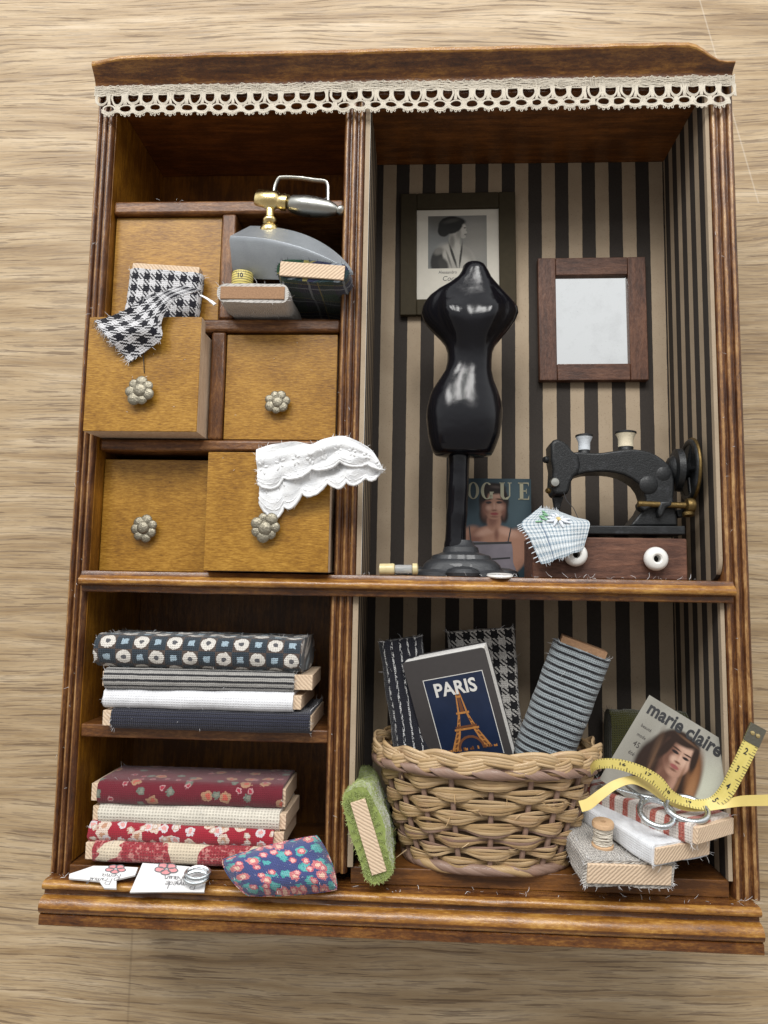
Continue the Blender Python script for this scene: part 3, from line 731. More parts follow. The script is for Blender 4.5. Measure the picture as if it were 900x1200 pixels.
def bolt(label, loc, R, L, t, w, cloth_, e0=.1, e1=.1, core='core', group=None, fuzz=0, fmat='fluff_w', felt=0, rough=.012, seed=0, shell=.075, flen=.16, worldparts=None, rnd_=.95):
    """cloth wound round a flat board: parts cloth and board"""
    T = thing('fabric_bolt', label, 'fabric bolt', loc, R.to_euler(), group)
    rr = min(t, w)/2*rnd_; sec = [(b_, a_) for a_, b_ in roundrect(w, t, rr, 6)]      # (y, z)
    sec = sec[::-1]
    if w > t*1.6:                                              # more points along the flat sides
        sec = densify(sec, w/10)
    i0 = min(range(len(sec)), key=lambda i: (round(sec[i][1], 3), sec[i][0])); sec = sec[i0:]+sec[:i0]      # seam at the back
    mb = MB(); NX = max(20, int(L/.12)); rings = []
    for i in range(NX+1):
        x = -L/2+L*i/NX; ring = []
        for y, z in sec:
            q = noise.noise(Vector((x*1.3+seed*7, y*2, z*1.5)))*rough*2.2+noise.noise(Vector((x*6+seed, y*6, z*6)))*rough*.7
            e = noise.noise(Vector((y*7, z*7, seed+i//NX*9)))*.025 if i in (0, NX) else 0
            k = 1+q/max(.1, math.hypot(y, z)*.7)
            ring.append((x+e, y*k, z*k))
        rings.append(ring)
    # lap of the cloth: the loose edge shows as a step along the back underside
    mb.loft(rings, 0, True, True)
    per = sum(math.dist(sec[i], sec[i-1]) for i in range(len(sec)))
    for k_ in range(NX*len(sec)): mb.uv[k_] = [(a_+7*seed, b_-per/2) for a_, b_ in mb.uv[k_]]
    for _ in range(fuzz):
        i = random.choice([0, NX, random.randrange(NX+1)]); k = random.randrange(len(sec)); p = Vector(rings[i][k])
        d = Vector((rnd(-.3, .3)+(-.6 if i == 0 else .6 if i == NX else 0), p.y/t*2+rnd(-.4, .4), p.z/w*1.5+rnd(-.4, .4)))
        mb.fibre(p*.985, d, flen*rnd(.3, 1.2), rnd(.0025, .005), 1, .7)
    for _ in range(felt):                                       # felted pile over the sides and the front end
        if random.random() < .45:
            k = random.randrange(len(sec)); s_ = math.sqrt(random.random()); p = Vector((L/2, sec[k][0]*s_, sec[k][1]*s_)); d = Vector((1, rnd(-.9, .9), rnd(-.9, .9)))
        else:
            i = random.randrange(NX+1); k = random.randrange(len(sec)); p = Vector(rings[i][k]).lerp(Vector(rings[i][k-1]), random.random()); d = Vector((rnd(-.8, .8), p.y/t*2+rnd(-.6, .6), p.z/w*2+rnd(-.6, .6)))
        mb.fibre(p, d, flen*rnd(.3, 1.0), rnd(.003, .006), 1, 1.2)
    mb.build('cloth', [M[cloth_], M[fmat]], T, ang=60)
    if core:
        b = MB(); b.box((-L/2-e0, -t/2+shell, -w/2+shell*1.3), (L/2+e1, t/2-shell, w/2-shell*1.3)); b.build('board', M[core], T, bev=.012)
    return T

# ------------------------------------------------------------------ left bays: stacks of cloth
GU = 'black and grey fabric bolts on the upper left shelf'
def stacked(px0, px1, py0, py1, z, label, cloth_, group, w=2.3, **kw):
    a = at(px0, (py0+py1)/2, z-.15); c = at(px1, (py0+py1)/2, z-.15); t = (at((px0+px1)/2, py0, z)-at((px0+px1)/2, py1, z)).length
    yaw = kw.pop('yaw', 0); rz = kw.pop('rz', 0)
    mid = (a+c)/2
    R = RZ(rz) @ RY(yaw); off = R @ Vector((0, 0, -w/2))
    return bolt(label, (mid.x+off.x, mid.y, z+off.z), R, (c-a).length, t*1.02, w, cloth_, group=group, **kw)
stacked(113, 354, 746, 785, .27, 'grey bolt with white rings and blue squares, topmost of the upper shelf stack', 'dots', GU, fuzz=70, e0=-.2, e1=-.1, rough=.02, seed=1, w=2.1, core=None, flen=.10, rz=-.3)
stacked(125, 345, 784.5, 809.5, .26, 'grey and black finely striped bolt right under the spotted bolt', 'gstripe', GU, fuzz=40, e0=.05, e1=.42, seed=2, yaw=1.5, fmat='fluff_w', w=2.0)
stacked(123, 344, 808.5, 832, .24, 'plain white bolt between the striped and the navy bolts', 'white', GU, fuzz=25, e0=.02, e1=.19, seed=3)
stacked(132, 364, 831.5, 857, .24, 'dark navy bolt lowest on the upper left shelf', 'navy', GU, fuzz=50, e0=.22, e1=.03, seed=4)
GL = 'red and cream fabric bolts in the lower left bay'
stacked(116, 332, 917, 945, .02, 'dark burgundy flowered bolt topmost of the red and cream stack', 'burgundy', GL, fuzz=12, e0=.16, e1=.06, seed=5, w=1.75)
stacked(116, 329, 944.5, 970, .04, 'plain natural linen bolt between the two red bolts', 'linen', GL, fuzz=20, e0=.17, e1=.14, seed=6, yaw=-2, w=1.75)
stacked(105, 322, 966, 990, .12, 'bright red bolt with white and tan flowers', 'redfloral', GL, fuzz=12, e0=-.1, e1=.22, seed=7, yaw=-1, w=1.75)
stacked(111, 318, 986.5, 1014, .18, 'cream bolt with large red print at the bottom of its stack', 'bigprint', GL, fuzz=18, e0=.2, e1=.1, seed=8, w=1.75)

# ------------------------------------------------------------------ iron bay
GI = 'fabric bolts tucked under the toy iron'
c = at(296, 343.5, .6)
bolt('off white bolt with brown board end, beside the houndstooth under the iron', (c.x, c.y, .6-1.25), RZ(-.5) @ ENDON, 2.5, .46, 1.74, 'greywhite', .02, .03, 'core_brown', GI, 40, seed=9)
c = at(366, 318, .65)
bolt('navy and green tartan bolt sticking out under the iron tip', (c.x, c.y, .65-1.2), RZ(-4.5) @ RX(0) @ ENDON, 2.4, .50, 1.74, 'tartan', .02, .05, 'core', GI, 170, 'fluff_d', 0, seed=10, rough=.03, flen=.08)
# tape roll
p = at(284, 331, .05)
T = thing('tape_roll', 'small yellow tape roll numbered 10 standing behind the off white bolt', 'tape roll', (p.x, p.y-.2, .05))
b = MB(); b.lathe([(.12, .0), (.25, 0), (.262, .02), (.262, .40), (.25, .42), (.235, .405), (.22, .42), (.20, .405), (.18, .42), (.14, .40), (.12, .38), (.12, .0)], 28, 0, Matrix.Rotation(-PI/2, 4, 'X'), caps=False)
b.text('10', .16, lambda x, y: Vector((.268*math.sin(x/.27), y+.27, .268*math.cos(x/.27))), 1, .004)
for k in range(14): b.box((-.002, .36 if k % 5 else .32, .2625), (.004, .40, .266), 1, Matrix.Rotation((k-7)*.16, 4, 'Y'))
b.build('coil', [M['tape'], M['ink']], T)

# the iron
h = at(291, 316, -.70); tip = at(414, 322, .30); dx = (tip-h); Li = dx.length; dx.normalize()
up = Vector((0, .72, .69)); up = (up-dx*up.dot(dx)).normalized(); dz = dx.cross(up)
mI = Matrix((dx, up, dz)).transposed()
iron = thing('flat_iron', 'toy flat iron with blue grey body, brass joint and silver handle', 'flat iron', tuple(h), mI.to_euler())
b = MB(); rings = []
NS = 26
for i in range(NS+1):
    t = i/NS; x = Li*t
    hw = .64*(1-t**2.6)**.75+.012; ht = (.92*(1-t**2.5)**.85+.05); tw = hw*.80
    pts = [(-hw, 0), (hw, 0), (hw*1.0, ht*.16), (hw*.97, ht*.3), (tw, ht*.9), (tw*.86, ht), (-tw*.86, ht), (-tw, ht*.9), (-hw*.97, ht*.3), (-hw, ht*.16)]
    rings.append([(x, y, z) for z, y in pts][::-1])
b.loft(rings, 0); b.build('body', M['ironblue'], iron, bev=.03, ang=28)
def inI(p): return mI.transposed() @ (Vector(p)-h)
pb = at(316, 278, -.20); pt = at(318, 234, -.45)
a0 = inI(at(302, 235, -.42)); a1 = inI(at(338, 239, -.30)); a2 = inI(at(403, 247, -.05))
b = MB(); post = inI(pb); post2 = inI(at(317, 240, -.35)); ax = (post2-post)
Lp = ax.length
b.lathe([(.16, -.05), (.22, 0), (.26, .08), (.262, .17), (.23, .27), (.15, .33), (.13, .36), (.18, .40), (.20, .46), (.17, .52), (.12, .56), (.12, Lp)], 24, 0, axisM(post, ax)); b.build('brass_post', M['brass'], iron, ang=50)
b = MB(); d = a1-a0
b.lathe([(.02, -.02), (.24, 0), (.27, .03), (.275, d.length*.6), (.24, d.length*.68), (.21, d.length*.72), (.235, d.length*.86), (.22, d.length), (.05, d.length+.01)], 24, 0, axisM(a0, d)); b.build('brass_socket', M['brass'], iron, ang=50)
b = MB(); d = a2-a1; q = d.length
b.lathe([(.12, 0), (.17, .03), (.22, .12), (.255, q*.3), (.25, q*.5), (.20, q*.74), (.12, q*.86), (.09, q*.885), (.125, q*.92), (.13, q*.965), (.08, q), (.01, q+.01)], 24, 0, axisM(a1, d)); b.build('handle', M['silver'], iron, ang=50)
# bent wire loop behind the iron
pts = [at(x, y, z) for x, y, z in ((321, 240, -1.1), (322, 222, -1.2), (326, 211, -1.2), (331, 208.5, -1.2), (350, 209, -1.2), (368, 211.5, -1.2), (379, 212.5, -1.2), (383, 215, -1.2), (384, 222, -1.2), (384, 240, -1.2))]
b = MB(); b.tube(catmull(pts, 5), .058, 10, flat=.7)
o = b.build('wire_loop', M['silver'], None, org=tuple(pts[0])); tag(o, 'bent silver wire loop standing behind the iron handle', 'wire loop')

# ------------------------------------------------------------------ drawers' contents
R = RZ(-4.0) @ UPRIGHT
c = at(189, 341, .08)
T = bolt('black and white houndstooth bolt standing in the pulled out drawer', (c.x-.06, c.y-.95, -.16), R, 3.0, .44, 1.88, 'hound', -.1, .17, 'core', None, 150, seed=12, shell=.07, flen=.13)
# loose corner of its cloth hanging over the drawer front
Lp = [at(x, y, z) for x, y, z in ((206, 336, .40), (190, 342, .60), (172, 348, .74), (150, 362, .80), (128, 370, .74), (109, 374, .66))]
Rp = [at(x, y, z) for x, y, z in ((236, 340, .36), (206, 352, .64), (190, 376, .74), (189, 396, .80), (170, 410, .72), (151, 424, .62))]
cl = catmull(Lp, 6); cr = catmull(Rp, 6)
def flapf(u, v):
    i = min(int(u*(len(cl)-1)+1e-6), len(cl)-1); a, b_ = cl[i], cr[i]
    p = a.lerp(b_, v); p.z += .13*math.sin(v*PI)*(1-.4*u)+.07*math.sin(v*7+u*5)*(.3+u*.7)+noise.noise(p*3)*.04
    return p
b = MB(); b.sheet(flapf, len(cl)-1, 16, 0, .05, (2.2, 1.25))
for _ in range(150):
    v = random.random(); u = 1.0 if random.random() < .6 else random.random(); p = flapf(u, v if u == 1 else random.choice((0, 1)))
    b.fibre(p, Vector((rnd(-1, .3), rnd(-1, .2), rnd(-.3, .5))), rnd(.04, .17), rnd(.003, .006), random.choice((1, 1, 2)), .6)
b.tube([at(168, 398, .80), at(167.5, 410, .60), at(168.5, 424, .535), at(169, 437, .52)], .011, 5, 2)
mI2 = R.transposed()
# children are in the bolt's own frame
o_ = Vector(T['_o']); b.v = [mI2 @ (v-o_) for v in b.v]; f = b.build('loose_cloth', [M['hound'], M['fluff_w'], M['fluff_d']], T, ang=80); f['label'] = 'frayed loose corner hanging over the drawer front'
# twist of white thread
pts = [at(235, 346, .5), at(241, 349, .58), at(247, 353, .62), at(252, 357, .62)]
b = MB(); b.tube(catmull(pts, 4), [.03]*4+[.035]*4+[.05]*4+[.06], 6, flat=.5)
o = b.build('thread_scrap', M['fluff_w'], None, org=tuple(pts[0])); tag(o, 'short white thread scrap bridging the houndstooth bolt and the off white bolt', 'thread')

# white lace cloth over the lower right drawer
top = catmull([at(x, y, z) for x, y, z in ((303, 529, .62), (322, 523, .66), (346, 519, .74), (366, 522, .80), (380, 517, .88), (400, 513, .98), (420, 519, 1.0), (438, 531, .98), (448, 551, .92))], 7)
bot = catmull([at(x, y, z) for x, y, z in ((306, 600, .55), (328, 607, .56), (346, 592, .60), (362, 583, .70), (388, 573, .84), (404, 573, .92), (420, 567, .98), (438, 563, .98), (447, 553, .92))], 7)
NT = len(top)-1
def pick(c, u): i = min(int(u*NT), NT-1); f = u*NT-i; return c[i].lerp(c[i+1], f)
def lacef(u, v, lay=0):
    a, c_ = pick(top, u), pick(bot, u); hgt = (a-c_).length
    vv = v*(1.0 if lay == 0 else .60)
    if lay == 0: vv *= 1-.16*(1-abs(math.sin(u*PI*6.2))**.7)*v
    else: vv *= 1-.22*(1-abs(math.sin(u*PI*4.6+.6))**.7)*v
    p = a.lerp(c_, vv)
    p.z += (.05 if lay == 0 else .16)+.04*math.sin(u*19+v*2.2)*(.3+v)*min(1, hgt)+.03*math.sin(v*9+u*11)*min(1, hgt)+noise.noise(p*4)*.03
    return p+Vector((0, 0, .07*math.exp(-((v-.30)/.13)**2)*min(1, hgt)))
lc = thing('lace_cloth', 'white scalloped lace cloth draped over the slightly open lower drawer', 'lace cloth', tuple(at(311, 600, .5)))
for lay, nm in ((0, 'lower_ruffle'), (1, 'upper_ruffle')):
    b = MB(); b.sheet(lambda u, v: lacef(u, v, lay), 70, 26, 0, .03, (3.1, 1.5 if lay == 0 else .9))
    # corded edge and raised embroidery
    for vv, r_ in ((1.0, .034), (.90, .02), (.80, .014)):
        b.tube([lacef(i/110, vv, lay)+Vector((rnd(-.008, .008), rnd(-.008, .008), .015+rnd(0, .012))) for i in range(111)], r_, 6, 1)
    for k in range(9):
        u0 = .05+k*.11
        for q in range(5):
            a = 2*PI*q/5+k
            pts = [lacef(min(1, max(0, u0+.034*math.cos(a)*s_)), min(.95, max(.04, .48+.22*math.sin(a)*s_)), lay)+Vector((0, 0, .02)) for s_ in (.2, .5, .8, 1)]
            b.tube(pts, [.018, .034, .034, .014], 6, 1)
    for _ in range(70):
        u = random.random(); v = random.choice((0, 0, 1)); p = lacef(u, v, lay) if random.random() < .6 else lacef(random.choice((0, .99)), random.random(), lay)
        b.fibre(p, Vector((rnd(-1, 1), rnd(-1, 1), rnd(-.1, .6))), rnd(.05, .16), rnd(.003, .006), 1, .8)
    b.build(nm, [M['lacecloth'], M['lace']], lc, world=True, ang=80)

# ------------------------------------------------------------------ plinth: cards, ring, cushion
def stroke(mb, pts, w, fn, m):
    P = catmull([Vector((x, y, 0)) for x, y in pts], 4); vs = []; fs = []
    for i in range(len(P)):
        t = (P[min(i+1, len(P)-1)]-P[max(i-1, 0)]); t = t.normalized() if t.length > 0 else Vector((1, 0, 0)); nv = Vector((-t.y, t.x, 0))*w
        vs += [fn(*(P[i]+nv).xy), fn(*(P[i]-nv).xy)]
    for i in range(len(P)-1): fs.append((2*i, 2*i+1, 2*i+3, 2*i+2))
    mb.add(vs, fs, m)
LET = {'P': [[(0,0),(.05,1),(.1,1.05),(.4,1),(.42,.65),(.1,.5)]], 'r': [[(0,0),(.1,.45),(.15,.3),(.3,.45)]], 'e': [[(0,.2),(.25,.28),(.2,.45),(.05,.35),(.08,.02),(.3,.05)]],
       'n': [[(0,0),(.05,.42),(.08,.3),(.22,.42),(.26,0),(.34,.06)]], 'u': [[(0,.4),(.03,.05),(.2,.05),(.26,.4),(.28,0),(.36,.06)]], 'i': [[(0,0),(.05,.4),(.08,0),(.16,.06)], [(.07,.55),(.09,.6)]],
       'm': [[(0,0),(.05,.42),(.18,.4),(.2,0),(.24,.36),(.36,.4),(.38,0),(.46,.05)]], 'a': [[(.25,.38),(.08,.4),(.04,.08),(.22,.1),(.26,.4),(.28,0),(.36,.05)]], 's': [[(.25,.4),(.08,.36),(.22,.18),(.05,.02)]],
       'R': [[(0,0),(.06,1)], [(0,.9),(.35,1.02),(.38,.65),(.1,.52),(.42,0)]], 'd': [[(.26,.38),(.06,.38),(.05,.05),(.24,.1),(.34,1.0),(.3,0),(.4,.06)]], 'l': [[(0,0),(.2,.9),(.1,1),(.06,0),(.18,.06)]]}
def script(mb, word, x, y, size, fn, m, w=.011):
    for ch in word:
        for st in LET.get(ch, LET['n']): stroke(mb, [(x+a*size, y+b_*size) for a, b_ in st], w, fn, m)
        x += size*(.36 if ch not in 'im' else .2 if ch == 'i' else .48)
def inside(pt, poly):
    c_ = False
    for i in range(len(poly)):
        (x1, y1), (x2, y2) = poly[i], poly[i-1]
        if (y1 > pt[1]) != (y2 > pt[1]) and pt[0] < (x2-x1)*(pt[1]-y1)/(y2-y1)+x1: c_ = not c_
    return c_
M['pinkprint'] = plain('pink printed motif', (.62, .26, .27), .7, var=.25, sc_=20)
M['greyprint'] = plain('grey printed line', (.13, .13, .14), .7)
def flower_print(mb, fn, cx, cy, s_, z=.006):
    for k in range(5):
        a = 2*PI*k/5+.3
        pl = blob([(cx+s_*(math.cos(a)*.6+math.cos(t)*.42), cy+s_*(math.sin(a)*.45+math.sin(t)*.32)) for t in (0, 1.2, 2.4, 3.7, 5)], 3)
        mb.add([fn(x, y, z) for x, y in pl], [tuple(range(len(pl)))], 1)
        stroke(mb, pl+[pl[0]], .008, lambda x, y: fn(x, y, z+.004), 2)
# the cards lie tilted on the plinth ledge; each has its own plane through four photo points
def card(label, quad, zs, poly_uv, words, flower, nm='paper_card'):
    q = [at(x, y, z) for (x, y), z in zip(quad, zs)]           # far-left, far-right, near-right, near-left
    def fn(u, v, h_=0.0):                                      # u right, v towards the near edge, both 0..1
        p = q[0].lerp(q[1], u).lerp(q[3].lerp(q[2], u), v); nn = (q[1]-q[0]).cross(q[0]-q[3]).normalized()
        return p+nn*(h_+.02*math.sin(u*3)+.02*v*v)
    mb = MB(); P = densify([(*p, 0) for p in poly_uv], .12); n = len(P)
    mb.add([fn(p[0], p[1], .0) for p in P]+[fn(p[0], p[1], -.045) for p in P], [tuple(reversed(range(n)))]+[tuple(range(n, 2*n))]+[(i, (i+1) % n, n+(i+1) % n, n+i) for i in range(n)], 0)
    T = thing(nm, label, 'card', tuple(q[3]), None, 'white cards on the plinth')
    mb.build('card', M['paper'], T, world=True, ang=30)
    pr = MB()
    for wd, u0, v0, sz, ln in words:
        script(pr, wd, 0, 0, 1, lambda x, y: fn(u0-x*sz, v0+y*sz*ln, .008), 2, .024)
    if flower: flower_print(pr, lambda u, v, z: fn(flower[0]+u, flower[1]+v*1.6, z), 0, 0, flower[2], .007)
    pr.build('print', [M['paper'], M['pinkprint'], M['greyprint']], T, world=True)
    return T, fn
card('notched white card with pink flower print at the left end of the plinth', ((88, 1013), (164, 1013), (158, 1044), (68, 1040)), (.12, .10, .62, .66),
     ((.02, .42), (.30, .08), (.98, .12), (.96, .42), (.72, .62), (.76, .98), (.60, .98), (.50, .72), (.06, .62)), [('Rema', .76, .42, .17, 1.5), ('Primul', .66, .60, .16, 1.5)], (.66, .22, .15))
card_thing, fn = card('square white card with pink flower print under the metal rings', ((166, 1010), (244, 1017), (240, 1047), (152, 1047)), (.10, .12, .66, .66),
     ((.02, .03), (.99, .03), (.99, .97), (.0, .98)), [('Rauin', .66, .42, .16, 1.6), ('Primnede', .86, .62, .15, 1.7)], (.40, .18, .17))
c = at(230, 1026, .55)
for k, (dx_, dy_, lb) in enumerate(((0, 0, 'lower of two silver rings lying on the square white card'), (.02, .085, 'upper of two silver rings stacked on the square white card'))):
    mb = MB(); a = .06+.1*k
    mb.tube([Vector((.26*math.cos(t), .03*math.sin(3*t)*.2, .17*math.sin(t))) for t in [2*PI*j/36 for j in range(36)]], .038, 8, 0, True)
    o = mb.build('metal_ring', M['steel'], None, loc=(c.x+dx_, c.y+dy_-.04, c.z-.04*k), rot=(.42, a, 0)); tag(o, lb, 'ring', 'silver rings on the card')

# floral cushion leaning on the stack
Q = [at(261, 1008, .62), at(371, 980, .02), at(394, 1042, .42), at(291, 1049, .80)]
nQ = (Q[2]-Q[3]).cross(Q[0]-Q[3]).normalized()
if nQ.z < 0: nQ = -nQ
def cush(u, v, sgn):
    s_ = lambda t: t
    p = Q[0].lerp(Q[1], u).lerp(Q[3].lerp(Q[2], u), v)
    a, b_ = 2*u-1, 2*v-1
    pin = Vector((0, 0, 0)); ctr = (Q[0]+Q[1]+Q[2]+Q[3])/4
    p = p-(ctr-p)*.10*((1-a*a)*abs(b_)**3+(1-b_*b_)*abs(a)**3)
    e = max(0, (1-a**4)*(1-b_**4))**.6
    return p+nQ*sgn*(.66*e*(1 if sgn > 0 else .7)+.03*noise.noise(p*2.2))
T = thing('floral_cushion', 'plump blue cushion with pink flowers leaning on the cream bolt', 'cushion', tuple((Q[2]+Q[3])/2))
b = MB(); b.sheet(lambda u, v: cush(u, 1-v, 1), 30, 24, 0, 0, (2.3, 1.5)); b.sheet(lambda u, v: cush(1-u, 1-v, -1), 30, 24, 0, 0, (2.3, 1.5))
for _ in range(70):
    u, v = random.random(), random.random(); p = cush(u, v, 1); b.fibre(p, nQ+Vector((rnd(-1, 1), rnd(-1, 1), 0)), rnd(.03, .09), .003, 1)
b.build('cover', [M['cushion'], M['fluff_w']], T, world=True, ang=80)
b = MB(); edge = [(t, 0) for t in [i/20 for i in range(20)]]+[(1, i/16) for i in range(16)]+[(1-i/20, 1) for i in range(20)]+[(0, 1-i/16) for i in range(16)]
b.tube([cush(u, v, 1) for u, v in edge], .022, 6, 0, True); b.build('seam', M['cushion'], T, world=True)
# ------------------------------------------------------------------ upper right bay
SHELF = -.885
# dress form
ZM = -1.15; Kp = FPX/(CAM.z-ZM)
prof = [(310, 546.5, 563), (310.6, 544.5, 565.5), (313, 542, 569), (319, 540, 573), (327, 534, 577), (335, 522, 584), (341, 510.5, 590), (347, 501.5, 597), (353, 496, 604), (359, 493.5, 608.5), (366, 492.7, 609.7), (376, 497, 605), (387, 505.6, 596), (397, 514.4, 587), (405, 520.7, 580.5), (414, 523.9, 577), (423, 524.2, 576.7), (435, 520.7, 577.2), (447, 512.7, 580), (460, 504.7, 584.7), (470, 501.5, 587.3), (480, 499.3, 589), (491, 498.8, 588.8), (511, 501, 585.6), (522, 503.5, 581.5), (529, 506, 578.4), (533, 509.5, 576), (535.5, 520, 566)]
dep = {310: 0.18, 310.6: 0.24, 313: 0.30, 319: 0.33, 327: 0.38, 335: 0.42, 341: 0.46, 347: 0.49, 353: 0.52, 359: 0.55, 366: 0.59, 376: 0.63, 387: 0.63, 397: 0.57, 405: 0.51, 414: 0.46, 423: 0.44, 435: 0.45, 447: 0.5, 460: 0.57, 470: 0.62, 480: 0.66, 491: 0.68, 511: 0.66, 522: 0.62, 529: 0.57, 533: 0.5, 535.5: 0.2}
base0 = at(541, 672, ZM)
form = thing('dress_form', 'glossy black dress form on a pole and footed base, standing on the middle shelf', 'dress form', (base0.x, SHELF, ZM))
rings = []
for y, xl, xr in prof[::-1]:
    c = at((xl+xr)/2, y, ZM); rx = (xr-xl)/2/Kp; rz = dep[y]; ring = []
    for k in range(64):
        a = 2*PI*k/64; ca, sa = math.cos(a), math.sin(a); e = .80
        X = rx*math.copysign(abs(ca)**e, ca); Z = rz*math.copysign(abs(sa)**.9, sa)
        if sa > 0:
            for bx in (-.42, .42): Z += .15*math.exp(-((X/rx-bx)/.3)**2-((y-378)/17)**2)
        if sa > 0 and 340 < y < 412:
            t = max(0, min(1, (abs(X/rx)-.52)/.16)); Z -= .16*t*t*(3-2*t)*math.sin(PI*(y-340)/72)
        q = noise.noise(Vector((c.x+X*1.2, c.y*1.1, Z*1.2)))*.035
        ring.append((c.x+X+q, c.y, ZM-Z*1.0 if False else ZM+Z+q))
    rings.append(ring[::-1])
b = MB(); b.loft(rings); b.build('torso', M['gloss_black'], form, world=True, ang=70)
b = MB(); pts = [at(538, 528, ZM), at(537.5, 560, ZM), at(536, 590, ZM), at(534.5, 615, ZM), at(533.5, 648, ZM)]
b.tube(catmull(pts, 8), [.262+.006*math.sin(i*.7)+(.02 if i > 28 else 0) for i in range(33)], 18); b.build('pole', M['gloss_black'], form, world=True, ang=70)
b = MB(); rings = []; cb = at(540, 660, ZM)
for r, h_, am in ((1.28, 0, .15), (1.27, .10, .15), (1.14, .17, .13), (1.08, .30, .11), (.97, .40, .09), (.88, .43, .08), (.82, .53, .06), (.62, .58, .04), (.50, .62, .02), (.46, .74, .0), (.36, .80, 0), (.29, .92, 0)):
    rings.append([(cb.x+r*(1+am*math.cos(4*a-PI))*math.cos(a)*.93, SHELF+.003+h_, ZM+r*(1+am*math.cos(4*a-PI))*math.sin(a)*.78) for a in [-2*PI*k/56 for k in range(56)]])
b.loft(rings)
for k in range(4):
    a = PI/2*k; p = Vector((cb.x+1.1*math.cos(a)*.93, SHELF+.005, ZM+1.1*math.sin(a)*.80))
    b.lathe([(.40, 0), (.42, .08), (.36, .17), (.2, .23), (.01, .25)], 18, 0, Matrix.Translation(p) @ Matrix.Rotation(-PI/2, 4, 'X'))
b.build('footed_base', M['dustblack'], form, world=True, ang=34)

# framed portrait
def px_plane(cx, cy, z, s): return lambda x, y: ((x-cx)/s, -(y-cy)/s)
zf = -2.93; Kf = FPX/(CAM.z-zf); c = at(536.5, 298, zf)
pic = thing('framed_portrait', 'old portrait print in a dark olive frame hanging behind the dress form', 'picture', (c.x, c.y, -3.0), RZ(.6).to_euler())
W, H = 140/Kf, 155/Kf; fw = 20/Kf
b = MB()
fr = [(-W/2, -H/2), (W/2, -H/2), (W/2, H/2), (-W/2, H/2)]
for (lo, hi) in (((-W/2, -H/2, 0), (-W/2+fw, H/2, .16)), ((W/2-fw, -H/2, 0), (W/2, H/2, .16)), ((-W/2+fw, H/2-fw, 0), (W/2-fw, H/2, .158)), ((-W/2+fw, -H/2, 0), (W/2-fw, -H/2+fw, .158))): b.box(lo, hi)
b.build('frame', M['olive'], pic, bev=.025)
b = MB(); b.box((-W/2+fw-.02, -H/2+fw-.02, .01), (W/2-fw+.02, H/2-fw+.02, .06)); b.build('mount', M['mat_board'], pic)
A = lambda pts: [((x/3.214+420-536.5)/Kf, -((y/3.214+180)-298)/Kf) for x, y in pts]
b = MB()
sx_ = lambda X: (X/3.214+420-536.5)/Kf
sy_ = lambda Y: -((Y/3.214+180)-298)/Kf
sr_ = lambda r: r/3.214/Kf
def E5(x, y, rx, ry, rot, so, v): return (sx_(x), sy_(y), sr_(rx), sr_(ry), -rot, so, (v, v*.96, v*.86))
M['print_portrait'] = soft_print('old portrait print', (.17, .175, .17), [
    E5(450, 330, 60, 110, 0, .8, .24), E5(290, 240, 40, 40, 0, .8, .11),
    E5(362, 415, 82, 82, 0, .06, .30), E5(340, 372, 42, 34, .4, .5, .36), E5(412, 388, 22, 50, -.3, .5, .24), E5(395, 420, 26, 30, 0, .6, .38),
    E5(292, 405, 24, 48, .12, .2, .02), E5(318, 420, 18, 30, -.4, .35, .035), E5(300, 365, 20, 14, -.5, .5, .16),
    E5(362, 322, 22, 34, -.1, .25, .34), E5(352, 326, 10, 26, 0, .6, .17), E5(374, 352, 10, 26, -.1, .4, .40),
    E5(386, 276, 21, 30, .1, .15, .40), E5(400, 286, 12, 6, .35, .25, .40), E5(396, 306, 10, 8, 0, .3, .36), E5(378, 292, 10, 20, 0, .6, .22), E5(402, 270, 5, 2.2, 0, .5, .07), E5(404, 299, 5, 2, 0, .5, .12),
    E5(346, 258, 48, 36, -.15, .10, .012), E5(320, 280, 24, 26, .3, .15, .012), E5(378, 242, 28, 14, .2, .3, .014), E5(352, 240, 30, 8, -.2, .8, .05),
    E5(356, 385, 5, 50, -.30, .5, .03), E5(386, 385, 4, 50, .12, .5, .04), E5(340, 400, 4, 34, -.3, .6, .14)], .5, .025, 14)
b.flat(A([(258, 220), (488, 220), (488, 436), (258, 436)]), .064, 0)
b.flat(A([(262, 436), (484, 436), (484, 560), (262, 560)]), .064, 3)
b.text('Alessandro', .13, lambda x, y: Vector((A([(335, 452)])[0][0]+x, A([(335, 452)])[0][1]+y, .068)), 1, .0, .9)
b.text('Coco', .20, lambda x, y: Vector((A([(345, 478)])[0][0]+x+y*.2, A([(345, 478)])[0][1]+y, .068)), 1, .0)
b.text('Chanel', .20, lambda x, y: Vector((A([(435, 478)])[0][0]+x+y*.2, A([(435, 478)])[0][1]+y, .068)), 1, .0)
b.build('print', [M['print_portrait'], M['photo_dk'], M['photo_md'], M['mat_board']], pic)

